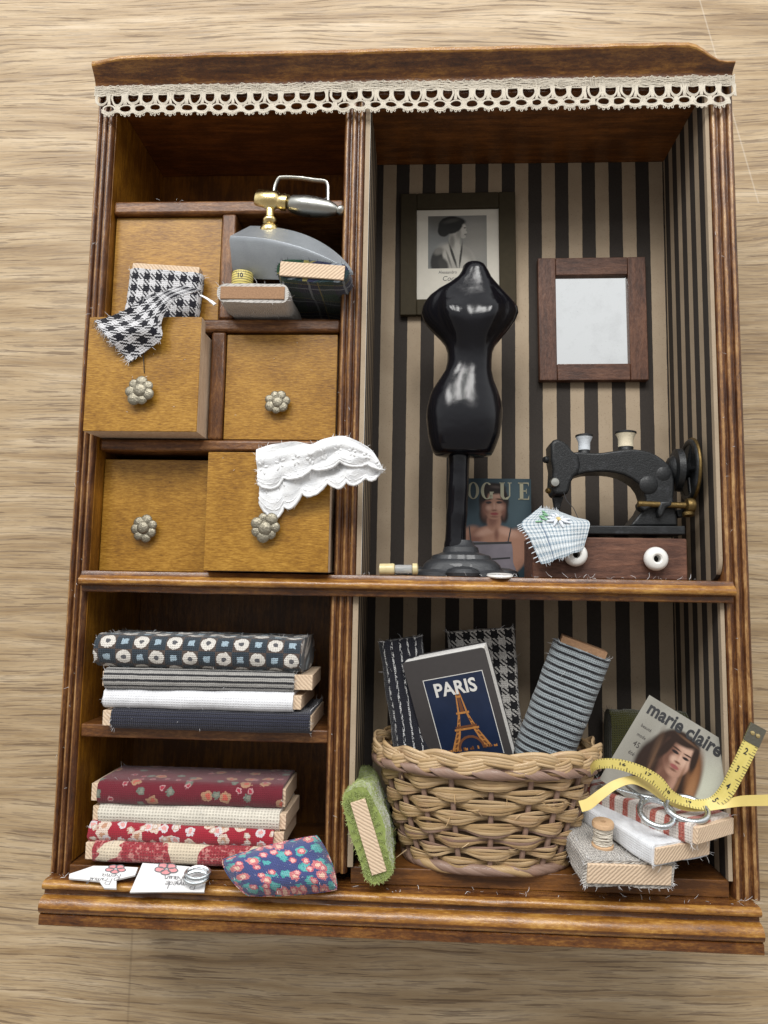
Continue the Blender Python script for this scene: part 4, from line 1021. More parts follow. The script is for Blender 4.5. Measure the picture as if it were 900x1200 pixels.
# wall mirror
zf = -2.78; Kf = FPX/(CAM.z-zf); c = at(694.5, 373, zf)
mirr = thing('wall_mirror', 'small mirror in a red brown wooden frame on the striped wall', 'mirror', (c.x, c.y, -3.01), RZ(.5).to_euler())
W, H = 128/Kf, 152/Kf; fw = 21/Kf
for lo, hi, mt_ in (((-W/2, -H/2, 0), (-W/2+fw, H/2, .24), 'frame_red'), ((W/2-fw, -H/2, 0), (W/2, H/2, .24), 'frame_red'), ((-W/2+fw+.006, H/2-fw-.02, 0), (W/2-fw-.006, H/2, .235), 'frame_redx'), ((-W/2+fw+.006, -H/2, 0), (W/2-fw-.006, -H/2+fw-.02, .235), 'frame_redx')):
    b = MB(); b.box(lo, hi); b.build('frame_bar', M[mt_], mirr, bev=.02)
b = MB(); b.box((-W/2+fw-.03, -H/2+fw-.05, .02), (W/2-fw+.03, H/2-fw+.01, .10)); b.build('glass', M['mirror'], mirr)

# faces on printed covers
def col_(name, c, **kw): M[name] = plain(name, c, kw.pop('rough', .35), var=kw.pop('var', .1), sc_=kw.pop('sc_', 3), **kw)
col_('print_teal', (.020, .036, .046), var=.35); col_('print_skin', (.27, .15, .105), var=.22, sc_=2.2); col_('print_skin_dark', (.22, .11, .075)); col_('print_hair', (.018, .011, .009), var=.4, sc_=12)
col_('print_lip', (.19, .045, .045)); col_('print_dress', (.13, .115, .135), var=.3); col_('print_gold', (.27, .255, .17)); col_('print_dark', (.008, .008, .010)); col_('print_skin_hi', (.34, .20, .145)); col_('print_haze', (.048, .072, .085), var=.3)
# fashion magazine on the wall
zf = -2.45; Kf = FPX/(CAM.z-zf); c = at(576.5, 622, zf)
mag = thing('magazine', 'dark fashion magazine with a woman in a strappy dress, behind the dress form pole', 'magazine', (c.x, c.y, zf-.08), RX(-4).to_euler(), 'fashion magazines')
W, H = 91/Kf, 124/Kf
b = MB(); b.box((-W/2, -H/2, 0), (W/2, H/2, .07)); b.build('pages', M['pages'], mag)
A = lambda pts: [((x/3.214+420-576.5)/Kf, -((y/3.214+440)-622)/Kf) for x, y in pts]
b = MB(); b.box((-W/2-.01, -H/2, .072), (W/2+.01, H/2+.005, .085), 0)
vx = lambda X: (X/3.214+420-576.5)/Kf
vy_ = lambda Y: -((Y/3.214+440)-622)/Kf
def E6(x, y, rx, ry, rot, so, c_): return (vx(x), vy_(y), rx/3.214/Kf, ry/3.214/Kf, -rot, so, c_)
SK, SH, SL, HR = (.27, .145, .10), (.15, .07, .05), (.36, .215, .16), (.014, .009, .008)
M['cover_a'] = soft_print('printed fashion cover', (.024, .042, .054), [
    E6(590, 480, 60, 110, 0, .7, (.05, .078, .092)), E6(430, 480, 40, 80, 0, .8, (.035, .055, .068)),
    E6(511, 478, 55, 70, 0, .12, HR), E6(478, 520, 22, 40, .1, .3, HR), E6(546, 520, 18, 36, -.1, .3, HR),
    E6(512, 665, 120, 100, 0, .06, SK), E6(425, 610, 34, 42, .4, .3, SK), E6(606, 620, 32, 44, -.5, .3, SK), E6(440, 620, 24, 40, .3, .7, SH), E6(560, 590, 40, 14, .3, .7, SL), E6(480, 590, 36, 12, -.3, .7, SL),
    E6(511, 548, 26, 40, 0, .2, SK), E6(506, 545, 18, 26, .2, .7, SH), E6(520, 600, 8, 22, 0, .8, SH),
    E6(511, 482, 43, 60, 0, .08, SK), E6(480, 488, 16, 46, .05, .6, SH), E6(546, 490, 10, 42, 0, .6, SH), E6(520, 448, 26, 14, 0, .8, SL), E6(532, 496, 14, 12, 0, .8, SL), E6(492, 498, 11, 10, 0, .8, SL),
    E6(491, 478, 11, 5, 0, .4, (.03, .02, .02)), E6(531, 477, 11, 5, 0, .4, (.03, .02, .02)), E6(489, 466, 14, 3, -.1, .5, (.05, .028, .022)), E6(533, 465, 14, 3, .1, .5, (.05, .028, .022)),
    E6(512, 494, 4, 16, 0, .8, SL), E6(512, 508, 10, 4, 0, .6, SH), E6(512, 521, 15, 5.5, 0, .35, (.19, .045, .045)), E6(512, 532, 14, 4, 0, .8, SH),
    E6(511, 424, 46, 22, 0, .25, HR), E6(474, 450, 14, 34, .35, .35, HR), E6(548, 450, 13, 34, -.35, .35, HR), E6(520, 418, 18, 5, .1, .9, (.06, .045, .04))], .35, .02, 12)
b.flat(A(blob([(412, 640), (470, 628), (520, 634), (572, 628), (580, 700), (578, 750), (408, 750)])), .096, 5)
b.flat(A([(410, 632), (575, 626), (575, 634), (410, 641)]), .099, 7); b.flat(A([(470, 692), (570, 684), (570, 690), (470, 699)]), .099, 7)
for q in ((418, 570, 424, 632), (574, 572, 562, 628)): b.flat(A([(q[0]-2, q[1]), (q[0]+2, q[1]), (q[2]+2, q[3]), (q[2]-2, q[3])]), .099, 7)
# the masthead in thick-and-thin capitals
def serif(ch, x, y, w, h_, z):
    th, tk = w*.09, w*.27
    def R(pts): b.flat(A([(x+px_*w, y+py*h_) for px_, py in pts]), z, 6)
    if ch == 'O' or ch == 'G':
        n = 22; rng_ = range(n) if ch == 'O' else range(2, n-3)
        for k in rng_:
            def ring(k, r): a = 2*PI*k/n; return (.5+.5*math.cos(a)*(1 if r else .50), .5+.5*math.sin(a)*(1 if r else .90))
            R([ring(k, 1), ring(k+1, 1), ring(k+1, 0), ring(k, 0)])
        if ch == 'G': R([(.72, .55), (1.06, .55), (1.06, .6), (.98, .6), (.98, .95), (.74, .95)])
    if ch == 'V': R([(0, 0), (.28, 0), (.56, .8), (.5, 1)]); R([(.9, 0), (1, 0), (.52, 1), (.47, .9)])
    if ch == 'U': R([(.08, 0), (.36, 0), (.36, .8), (.5, .98), (.3, 1), (.08, .8)]); R([(.78, 0), (.88, 0), (.88, .8), (.66, 1), (.4, 1), (.42, .93), (.78, .8)]); R([(0, 0), (.44, 0), (.44, .05), (0, .05)]); R([(.68, 0), (1, 0), (1, .05), (.68, .05)])
    if ch == 'E': R([(.14, 0), (.46, 0), (.46, 1), (.14, 1)]); R([(0, 0), (.95, 0), (.95, .25), (.86, .06), (0, .06)]); R([(0, .94), (.86, .94), (.97, .7), (.97, 1), (0, 1)]); R([(.4, .46), (.75, .46), (.75, .53), (.4, .53)]); R([(.7, .36), (.76, .36), (.76, .64), (.7, .64)])
for ch, x, w in (('V', 362, 46), ('O', 411, 44), ('G', 462, 46), ('U', 532, 46), ('E', 602, 42)): serif(ch, x, 400, w, 66, .0895 if ch in 'GU' else .1)
b.build('cover', [M[k] for k in ('cover_a', 'print_skin', 'print_skin_dark', 'print_hair', 'print_lip', 'print_dress', 'print_gold', 'print_dark', 'print_skin_hi', 'print_haze')], mag)

# ------------------------------------------------------------------ sewing machine
ZS = -1.05; Ks = FPX/(CAM.z-ZS)
sbase = at(715, 678, ZS)
sew = thing('sewing_machine', 'old black toy sewing machine with gold trim on a brown wooden box', 'sewing machine', (sbase.x, SHELF, ZS))
zb = -.38; a = at(624, 628, zb); d = at(805, 632, zb)
b = MB(); b.box((a.x, SHELF+.004, -1.75), (d.x, (a.y+d.y)/2, zb)); box = b.build('wooden_box', M['boxwood'], sew, world=True, bev=.03)
for px, py in ((768, 655), (674, 650)):
    p = at(px, py, zb+.1); b = MB()
    b.lathe([(.07, .0), (.20, .0), (.262, .06), (.285, .14), (.262, .22), (.2, .275), (.12, .28), (.085, .25), (.08, .1), (.075, .02)], 28, 0, Matrix.Translation(Vector((p.x, p.y, zb))), caps=False)
    b.lathe([(.08, .06), (.001, .06)], 16, 1, Matrix.Translation(Vector((p.x, p.y, zb))), caps=False)
    b.v = [v-Vector(sew['_o']) for v in b.v]; b.build('bead_knob', [M['bead'], M['hole']], box)
def C7(x, y, z): return at(x/3.214+600, y/3.214+440, z)
def plate(pts, z0, z1, name, mat, bev=.05, smooth=True, seg=3):
    poly = [(p.x, p.y) for p in (C7(x, y, (z0+z1)/2) for x, y in pts)]
    b = MB(); b.prism(poly, z0, z1); return b.build(name, mat, sew, world=True, bev=bev, ang=50, seg=seg)
plate([(262, 572), (620, 574), (622, 606), (262, 604)], -1.62, -.48, 'bed', M['cast'], .03)
arm = [(212, 300), (240, 297), (262, 300), (300, 302), (330, 300), (370, 294), (400, 290), (440, 287), (470, 290), (500, 297), (525, 308), (550, 325), (570, 343), (584, 366), (592, 400), (592, 440), (588, 470), (596, 500), (602, 535), (604, 571), (428, 571), (450, 545), (470, 520), (484, 492), (488, 470), (478, 440), (460, 415), (436, 397), (405, 382), (370, 374), (340, 371), (300, 371), (268, 374), (245, 380), (226, 388), (212, 380)]
plate(arm, -1.42, -.68, 'arm', M['cast'], .17, seg=4)
head = [(136, 268), (146, 254), (160, 250), (182, 258), (200, 272), (214, 292), (240, 312), (246, 345), (238, 378), (222, 390), (210, 412), (205, 440), (196, 456), (150, 458), (140, 430), (144, 360), (138, 330)]
plate(head, -1.40, -.62, 'head', M['cast'], .08)
plate([(152, 459), (192, 459), (184, 480), (178, 506), (160, 506), (156, 480)], -1.12, -.92, 'needle_bar', M['cast'], .02)
b = MB(); p = C7(168, 500, -1.0); b.tube([p, p+Vector((0, -.5, 0))], .022, 8); b.build('needle', M['steel'], sew, world=True)
def disc(px, py, z, r, d, name, mat, ax=(0, 0, 1), prof=None):
    b = MB(); b.lathe(prof or [(r*.5, -.02), (r, 0), (r, d*.6), (r*.8, d), (.01, d*1.05)], 24, 0, axisM(C7(px, py, z), ax)); return b.build(name, mat, sew, world=True, ang=40)
disc(160, 404, -.64, .12, .10, 'tension_dial', M['silver']); disc(140, 435, -.75, .07, .08, 'screw', M['goldworn'], (-1, .1, .6)); disc(133, 318, -.8, .085, .10, 'screw', M['cast'], (-1, 0, .5))
disc(513, 412, -.70, .22, .07, 'boss', M['cast']); disc(568, 372, -.74, .20, .07, 'boss', M['cast'])
# spools on the arm
for (px, y0, y1, wt, wb, mt_) in ((272, 222, 300, 62, 44, 'thread_blue'), (428, 210, 288, 74, 56, 'thread_cream')):
    p0, p1 = C7(px, y1, ZS), C7(px, y0, ZS); hh = (p1-p0).length; k_ = 1/3.214/Ks/2
    b = MB(); b.lathe([(wb*k_*1.1, -.05), (wb*k_*1.15, .02), (wb*k_, .06), (wb*k_, .12)], 24, 1, axisM(p0, p1-p0))
    b.lathe([(wb*k_, .07), (wb*k_*.98, hh*.35), (wb*k_*1.0, hh*.6), (wt*k_*.9, hh*.76), (wt*k_, hh*.86), (wt*k_*.9, hh*.9)], 24, 0, axisM(p0, p1-p0))
    b.lathe([(wt*k_*.9, hh*.86), (wt*k_*1.06, hh*.88), (wt*k_*1.06, hh*.95), (wt*k_*.7, hh*1.0), (.02, hh*1.02)], 24, 1, axisM(p0, p1-p0))
    b.build('thread_spool', [M[mt_], M['cast']], sew, world=True, ang=40)
# hand wheel at the right, axis along the machine
hub = C7(588, 356, ZS); hd = Vector((1, -.02, .06)).normalized(); Hm = axisM(hub, hd)
b = MB(); b.lathe([(.2, -.05), (.30, .0), (.36, .10), (.52, .14), (.54, .28), (.3, .32), (.22, .45), (.22, .62), (.12, .66)], 32, 0, Hm)
b.build('wheel_hub', M['cast'], sew, world=True, ang=40)
b = MB(); cw = hub+hd*.52; Wm = axisM(cw, hd)
b.tube([Wm @ Vector((.70*math.cos(t), .70*math.sin(t), 0)) for t in [2*PI*k/48 for k in range(48)]], .085, 10, 1, True)
b.tube([Wm @ Vector((.765*math.cos(t), .765*math.sin(t), .01)) for t in [2*PI*k/48 for k in range(48)]], .045, 8, 0, True)
wheel = b.build('hand_wheel', [M['goldworn'], M['cast']], sew, world=True, ang=60)
b = MB()
for k in range(5):
    t = 2*PI*k/5+.4; b.tube([Wm @ Vector((.2*math.cos(t), .2*math.sin(t), -.02)), Wm @ Vector((.70*math.cos(t), .70*math.sin(t), 0))], .075, 8)
b.lathe([(.68, -.04), (.68, .04), (.18, .06)], 40, 0, Wm)
b.v = [v-Vector(sew['_o']) for v in b.v]; b.build('spokes', M['cast'], wheel)
disc(664, 352, ZS-.2, .2, .22, 'wheel_nut', M['cast'], (1, 0, .1)); disc(662, 425, ZS-.25, .26, .2, 'wheel_nut', M['cast'], (1, 0, .1))
# gold crank rod with its end cap
b = MB(); p0, p1 = C7(474, 484, -.55), C7(652, 490, -.55)
b.tube([p0, p0.lerp(p1, .3), p0.lerp(p1, .6), p1], [.08, .075, .07, .08], 12); d = p1-p0
b.lathe([(.1, 0), (.17, .03), (.19, .12), (.17, .20), (.1, .24), (.01, .25)], 20, 0, axisM(p1, d)); b.lathe([(.10, 0), (.14, .03), (.13, .1), (.02, .12)], 16, 0, axisM(C7(663, 514, -.55), (0, -1, .2)))
b.build('winder_rod', M['goldworn'], sew, world=True, ang=45)
plate([(470, 480), (505, 474), (520, 486), (516, 502), (490, 515), (470, 500)], -.86, -.5, 'bracket', M['cast'], .05); plate([(548, 478), (590, 474), (596, 494), (572, 500), (560, 530), (545, 540), (540, 515)], -.86, -.47, 'bracket', M['cast'], .05)
plate([(602, 510), (640, 506), (668, 512), (664, 530), (610, 540)], -1.3, -.7, 'bracket', M['cast'], .05)
b = MB(); b.tube([C7(195, 440, -.62), C7(205, 470, -.5), C7(232, 500, -.4), C7(250, 540, -.3)], .009, 5); b.build('thread', M['ink'], sew, world=True)

# checked cloth scrap on the machine
lf = catmull([at(x, y, z) for x, y, z in ((632, 595, -.30), (622, 603, -.22), (611, 614, -.16), (620, 630, -.06), (634, 661, .02))], 6)
rt = catmull([at(x, y, z) for x, y, z in ((655, 599, -.36), (674, 606, -.32), (690, 611, -.24), (689, 624, -.16), (684, 643, -.10))], 6)
def patchf(u, v):
    i = min(int(v*(len(lf)-1)+1e-6), len(lf)-1); p = lf[i].lerp(rt[i], u); p.z += .16*math.sin(u*PI)*(.4+v*.6)+noise.noise(p*2.5)*.05
    if v > .99: p.y -= .03*abs(math.sin(u*9))
    return p
scr = thing('fabric_scrap', 'pale blue checked scrap with an embroidered flower hung on the sewing machine', 'fabric scrap', tuple(at(650, 655, -.2)))
b = MB(); b.sheet(lambda u, v: patchf(u, 1-v), 22, len(lf)-1, 0, .03, (1.5, 1.15))
for _ in range(60):
    v = rnd(.5, 1); p = patchf(0, v); b.fibre(p, Vector((-1, -.45, .2)), rnd(.05, .13), .010, 1, .15)
for _ in range(40):
    u = random.random(); p = patchf(u, random.choice((0, 1))); b.fibre(p, Vector((rnd(-.5, .5), -1 if p.y < -.3 else 1, .2)), rnd(.03, .09), .006, 1, .4)
b.build('cloth', [M['patch'], M['thread_blue']], scr, world=True, ang=80)
M['embro_y'] = plain('yellow silk', (.66, .52, .22), .6); M['embro_g'] = plain('green silk', (.20, .42, .24), .6); M['embro_w'] = plain('white silk', (.68, .72, .78), .6)
b = MB()
for k in range(9):
    a = 2*PI*k/9; b.tube([patchf(.55+.03*math.cos(a), .42+.03*math.sin(a))+Vector((0, 0, .02)), patchf(.55+.12*math.cos(a), .42+.13*math.sin(a))+Vector((0, 0, .045)), patchf(.55+.2*math.cos(a), .42+.22*math.sin(a))+Vector((0, 0, .02))], [.018, .04, .016], 6, 2)
b.tube([patchf(.55+.03*math.cos(t), .42+.03*math.sin(t))+Vector((0, 0, .05)) for t in (0, 2, 4, 6)], .035, 6, 0)
for k in range(7):
    u0, v0 = .20+.04*(k % 3), .16+.05*k; b.tube([patchf(u0, v0)+Vector((0, 0, .02)), patchf(u0+.10, v0+.02)+Vector((0, 0, .025))], .02, 5, 1)
b.build('embroidery', [M['embro_y'], M['embro_g'], M['embro_w']], scr, world=True)
# bits on the shelf edge
p0, p1 = at(444, 665, .08), at(490, 665, .08)
d = (p1-p0); L_ = d.length; bob = thing('bobbin', 'small clear bobbin with yellowed ends lying left of the dress form', 'bobbin', (p0.x, SHELF, .08))
for nm, pr, mt_ in (('yellowed_end', [(.06, 0), (.13, .02), (.135, L_*.36), (.12, L_*.4), (.05, L_*.4)], 'amber'), ('core', [(.07, L_*.4), (.1, L_*.42), (.10, L_*.84), (.07, L_*.85)], 'clear'), ('rim', [(.05, L_*.85), (.135, L_*.86), (.135, L_*.97), (.1, L_), (.04, L_)], 'amber')):
    b = MB(); b.lathe(pr, 20, 0, axisM(Vector((p0.x, SHELF+.14, .08)), (1, .02, 0))); b.build(nm, M[mt_], bob, world=True, ang=40)
p = at(586, 671, .08); b = MB(); b.lathe([(.05, 0), (.29, .0), (.31, .03), (.29, .07), (.2, .05), (.05, .05)], 26, 0, axisM(Vector((p.x, SHELF+.003, .03)), (0, 1, .12)))
o = b.build('button', M['bead'], None, org=(p.x, SHELF, .05)); tag(o, 'flat white button in front of the dress form base', 'button')

# ------------------------------------------------------------------ basket
FL = -7.475
bx = at(568.5, 940, -1.15).x; ZB = -1.15; y0b, y1b = FL+.10, -5.08
def bas(t, th, off=0.0):
    """t 0..1 up the wall, th angle"""
    t = max(0.0, t); rx = 1.85+(2.52-1.85)*t**.85+off; rz = 1.18+(1.50-1.18)*t**.85+off
    c_, s_ = math.cos(th), math.sin(th)
    return Vector((bx+rx*math.copysign(abs(c_)**.86, c_), y0b+(y1b-y0b)*t, ZB+rz*math.copysign(abs(s_)**.86, s_)))
bsk = thing('wicker_basket', 'woven straw basket with braided rim, holding bolts and a book', 'basket', (bx, FL, ZB))
NSK = 20; b = MB(); rows = 9; seg = NSK*9
for r_ in range(rows):
    t0 = (r_+.5)/rows
    for ph in (0,):
        for dbl in (-1.3, -.65, 0, .65, 1.3):
            pts = []; ups = []; jr = random.random()*9
            for k in range(seg):
                th = 2*PI*k/seg; a = NSK*th/2+(PI if r_ % 2 else 0)
                cw_ = math.cos(a); o_ = .10*cw_+(.025 if abs(dbl) < 1 else 0); vy = 0; sp_ = .062+.040*max(-.6, cw_)
                t = t0+(vy+dbl*sp_)/(y1b-y0b)+noise.noise(Vector((math.cos(th)*3, math.sin(th)*3, jr+r_)))*.020
                p = bas(t, th, o_+.012*noise.noise(Vector((th*9, jr, 2)))); pts.append(p)
                n_ = (p-Vector((bx, p.y, ZB))); n_.y = -.25*n_.length; ups.append(n_.normalized())
            b.tube(pts, [.037*(1+.35*noise.noise(Vector((k*.13, jr, r_)))) for k in range(seg)], 6, random.choice((0, 0, 1, 0, 1, 2) if random.random() < .25 else (0, 0, 1)), True, .5, ups)
for k in range(26):                                            # split reed ends
    p = bas(rnd(.05, .95), rnd(PI*.02, PI*.98), .10); b.fibre(p, Vector((rnd(-1, 1), rnd(-.5, .3), .35)), rnd(.12, .4), rnd(.008, .016), random.choice((0, 1)), .5)
b.build('weave', [M['reed'], M['reed2'], M['reed_p']], bsk, world=True, ang=70)
b = MB()
for k in range(NSK):
    th = 2*PI*k/NSK; b.tube([bas(t, th, .0) for t in (0, .25, .5, .75, 1.0)], .062, 8, 0)
b.build('stakes', M['reed_p'], bsk, world=True)
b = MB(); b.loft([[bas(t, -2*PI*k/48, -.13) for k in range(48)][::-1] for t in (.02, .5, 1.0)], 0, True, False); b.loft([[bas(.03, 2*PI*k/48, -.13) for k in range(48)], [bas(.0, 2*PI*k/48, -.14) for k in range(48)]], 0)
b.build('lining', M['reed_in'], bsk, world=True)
def braid(tc_, off, R_, n, tw, r, mats_, name, flat=.6, dy=0, sq=.75, grp=1, plait=False):
    b = MB()
    for s_ in range(n):
        pts = []; ups = []; rad = []; N = 340; jr = random.random()*50
        for k in range(N):
            th = 2*PI*k/N; a = tw*th+2*PI*(s_//grp)/(n//grp); sub_ = (s_ % grp)-(grp-1)/2; vis = .5+.5*math.cos(a); c_ = bas(tc_, th, off); nr = (c_-Vector((bx, c_.y, ZB))).normalized()
            p = c_+(nr*(R_*math.cos(a)*sq)+Vector((0, dy+R_*math.sin(a), 0)) if not plait else nr*(R_*.62*math.sin(2*a)+.03)+Vector((0, dy+R_*math.sin(a)+sub_*r*1.15*(.8+.35*math.sin(2*a)), 0)))+Vector((0, .02*noise.noise(Vector((th*4, jr, 0))), 0)); pts.append(p)
            ups.append((nr*math.cos(a)+Vector((0, math.sin(a), 0))).normalized() if not plait else (nr+Vector((0, .5*math.sin(a), 0))).normalized()); rad.append(r*(1.0 if plait else .62+.38*vis))
        b.tube(pts, [rad[k]*(1+.2*noise.noise(Vector((k*.1, jr, 3)))) for k in range(N)], 7, mats_[s_ % len(mats_)], True, flat, ups)
    return b.build(name, [M['reed'], M['reed2'], M['reed_p']], bsk, world=True, ang=70)
braid(1.0, .09, .135, 12, 6, .054, [1, 0, 1, 1, 0, 1, 0], 'rim_braid', .65, .09, .8, 4, True)
braid(1.0, .12, .075, 2, 10, .125, [2, 2], 'rim_braid', .5, -.14)
braid(0, .05, .075, 4, 7, .10, [2, 2, 0, 2], 'base_braid', .6, -.01)

GB = 'fabric bolts standing in the basket'
c = at(476, 800, -1.35); bolt('black bolt with flecked white lines at the left side of the basket', (c.x+.10, c.y-.55, -1.35), RZ(9) @ RY(8) @ UPRIGHT, 3.3, .55, 1.10, 'dstripe', -.1, -.1, None, GB, 60, seed=21)
c = at(568, 800, -2.0); bolt('houndstooth bolt standing behind the book in the basket', (c.x+.05, c.y-.6, -2.05), RZ(4.5) @ UPRIGHT, 3.9, .40, 1.72, 'hound2', -.1, -.1, None, GB, 60, seed=22)
c = at(659, 808, -1.2); bolt('grey bolt with black lines leaning right in the basket', (c.x-.10, c.y-.55, -1.2), RZ(-20) @ RY(-6) @ RX(6) @ UPRIGHT, 3.3, .72, 1.42, 'gstripe2', .05, .16, 'core_brown', GB, 60, seed=23, shell=.12, rnd_=.98)
# the book
Rb = RZ(13.5) @ RY(-15) @ RX(9)
c = at(536, 826, -.62); bk = thing('paris_book', 'small dark book titled PARIS with a lit tower on its cover, in the basket', 'book', (c.x, c.y-.15, -.75), Rb.to_euler())
W, H, D = 2.06, 2.75, .52
b = MB(); b.box((-W/2+.04, -H/2+.04, -D+.045), (W/2-.02, H/2-.03, -.045), 0)
for k in range(12): b.box((-W/2+.05, -H/2+.05, -D+.055+k*.034), (W/2-.012-.012*(k % 3), H/2-.018-.014*(k % 2), -D+.073+k*.034), 1)
b.build('pages', [M['pages'], M['paper']], bk)
M['book_grey'] = plain('charcoal book board', (.055, .05, .05), .45, var=.12); M['print_navy'] = plain('printed night blue', (.012, .022, .055), .4, var=.35, sc_=2)
M['tower_gold'] = plain('printed lit iron', (.46, .20, .055), .5, var=.4, sc_=16); M['print_white'] = plain('printed white', (.70, .69, .66), .5); M['tower_brown'] = plain('printed dim iron', (.16, .06, .025), .5)
b = MB(); b.prism(roundrect(W, H, .09, 4), -.04, 0); b.build('front_board', M['book_grey'], bk, bev=.008)
b = MB(); b.prism(roundrect(W, H, .09, 4), -D, -D+.04); b.box((-W/2, -H/2+.05, -D+.041), (-W/2+.035, H/2-.05, -.041)); b.build('back_board', M['book_grey'], bk)
b = MB(); x0, x1, y0, y1 = -.62, .83, -1.2, .84
b.flat([(x0, y0), (x1, y0), (x1, y1), (x0, y1)], .003, 0); q = .018
for r_ in (((x0-q, y0), (x0, y0), (x0, y1+q), (x0-q, y1+q)), ((x1, y0), (x1+q, y0), (x1+q, y1+q), (x1, y1+q)), ((x0, y1), (x1, y1), (x1, y1+q), (x0, y1+q))): b.flat(list(r_), .004, 2)
b.text('PARIS', .46, lambda x, y: Vector((x+.10, y+.54, .012)), 2, .012, .92)
tx = .12
def tw_(pts, z, m): b.flat([(tx+x, y) for x, y in pts], z, m)
for s_ in (-1, 1):
    tw_([(s_*.50, -.98), (s_*.32, -.98), (s_*.17, -.55), (s_*.085, -.15), (s_*.03, .45), (0, .62), (s_*.012, .62), (s_*.06, .4), (s_*.13, -.12), (s_*.26, -.5)], .006, 1)
    for k in range(6): tw_([(s_*(.36-k*.045), -.9+k*.12), (s_*(.40-k*.045), -.9+k*.12), (s_*(.36-k*.045), -.82+k*.12), (s_*(.30-k*.04), -.82+k*.12)], .008, 3)
tw_([(-.05, -.1), (.05, -.1), (.02, .5), (-.02, .5)], .007, 3)
for y, w_, m_ in ((-.50, .30, 1), (-.44, .26, 3), (-.10, .16, 1), (.30, .07, 1)): tw_([(-w_, y), (w_, y), (w_, y+.05), (-w_, y+.05)], .010, m_)
tw_([(.33*math.cos(PI*k/10), -.98+.34*math.sin(PI*k/10)) for k in range(11)]+[(.27*math.cos(PI*k/10), -.98+.28*math.sin(PI*k/10)) for k in range(10, -1, -1)], .009, 3)
for k in range(24): xx = rnd(-.6, .6); tw_([(xx, -1.0), (xx+.04, -1.0), (xx+.04, -.96+rnd(0, .05)), (xx, -.96+rnd(0, .05))], .008, random.choice((1, 3)))
b.build('cover_print', [M['print_navy'], M['tower_gold'], M['print_white'], M['tower_brown']], bk)

# green bolt at the left of the basket
c = at(433, 981, .50)
bolt('fuzzy green wool bolt leaning between the divider and the basket', (c.x-.02, c.y+.02, .50-1.15), RZ(-71.5) @ RX(0) @ ENDON, 2.3, .64, 1.98, 'green', .0, .06, 'core', None, 0, 'fluff_g', 9000, .05, 31, .15, .075)
# moss bolt behind the magazine
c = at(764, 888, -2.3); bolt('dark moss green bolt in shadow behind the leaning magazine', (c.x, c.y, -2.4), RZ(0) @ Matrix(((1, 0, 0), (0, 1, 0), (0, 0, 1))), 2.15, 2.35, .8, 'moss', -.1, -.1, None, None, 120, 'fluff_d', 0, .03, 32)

# stack at the right
GR = 'pale fabric bolts stacked right of the basket'
def endon(px, py, z, L, t, w, yaw, pitch, roll, label, cloth_, **kw):
    R = RZ(roll) @ RY(yaw) @ RX(pitch) @ ENDON; e = at(px, py, z); c = e-R @ Vector((L/2, 0, 0))
    return bolt(label, tuple(c), R, L, t, w, cloth_, group=GR, **kw), R, e
endon(737, 1024, .78, 2.6, .58, 2.0, 4, 8, -1, 'pale speckled tweed bolt lowest of the stack right of the basket', 'tweed', e0=0, e1=.05, fuzz=420, seed=41, rough=.03, shell=.085, flen=.10, rnd_=.5)
endon(799, 997, .78, 2.9, .44, 1.62, 26, 6, 1, 'plain white bolt in the middle of the stack right of the basket', 'white2', e0=0, e1=.05, fuzz=50, seed=42, rough=.015, shell=.05, rnd_=.4)
T, Rr, er = endon(834, 972, .62, 3.1, .44, 1.45, 36, 3, 0, 'red striped cream bolt on top of the stack, under the scissors', 'redstripe', e0=0, e1=.1, fuzz=50, seed=43, rough=.012, shell=.05, rnd_=.4)

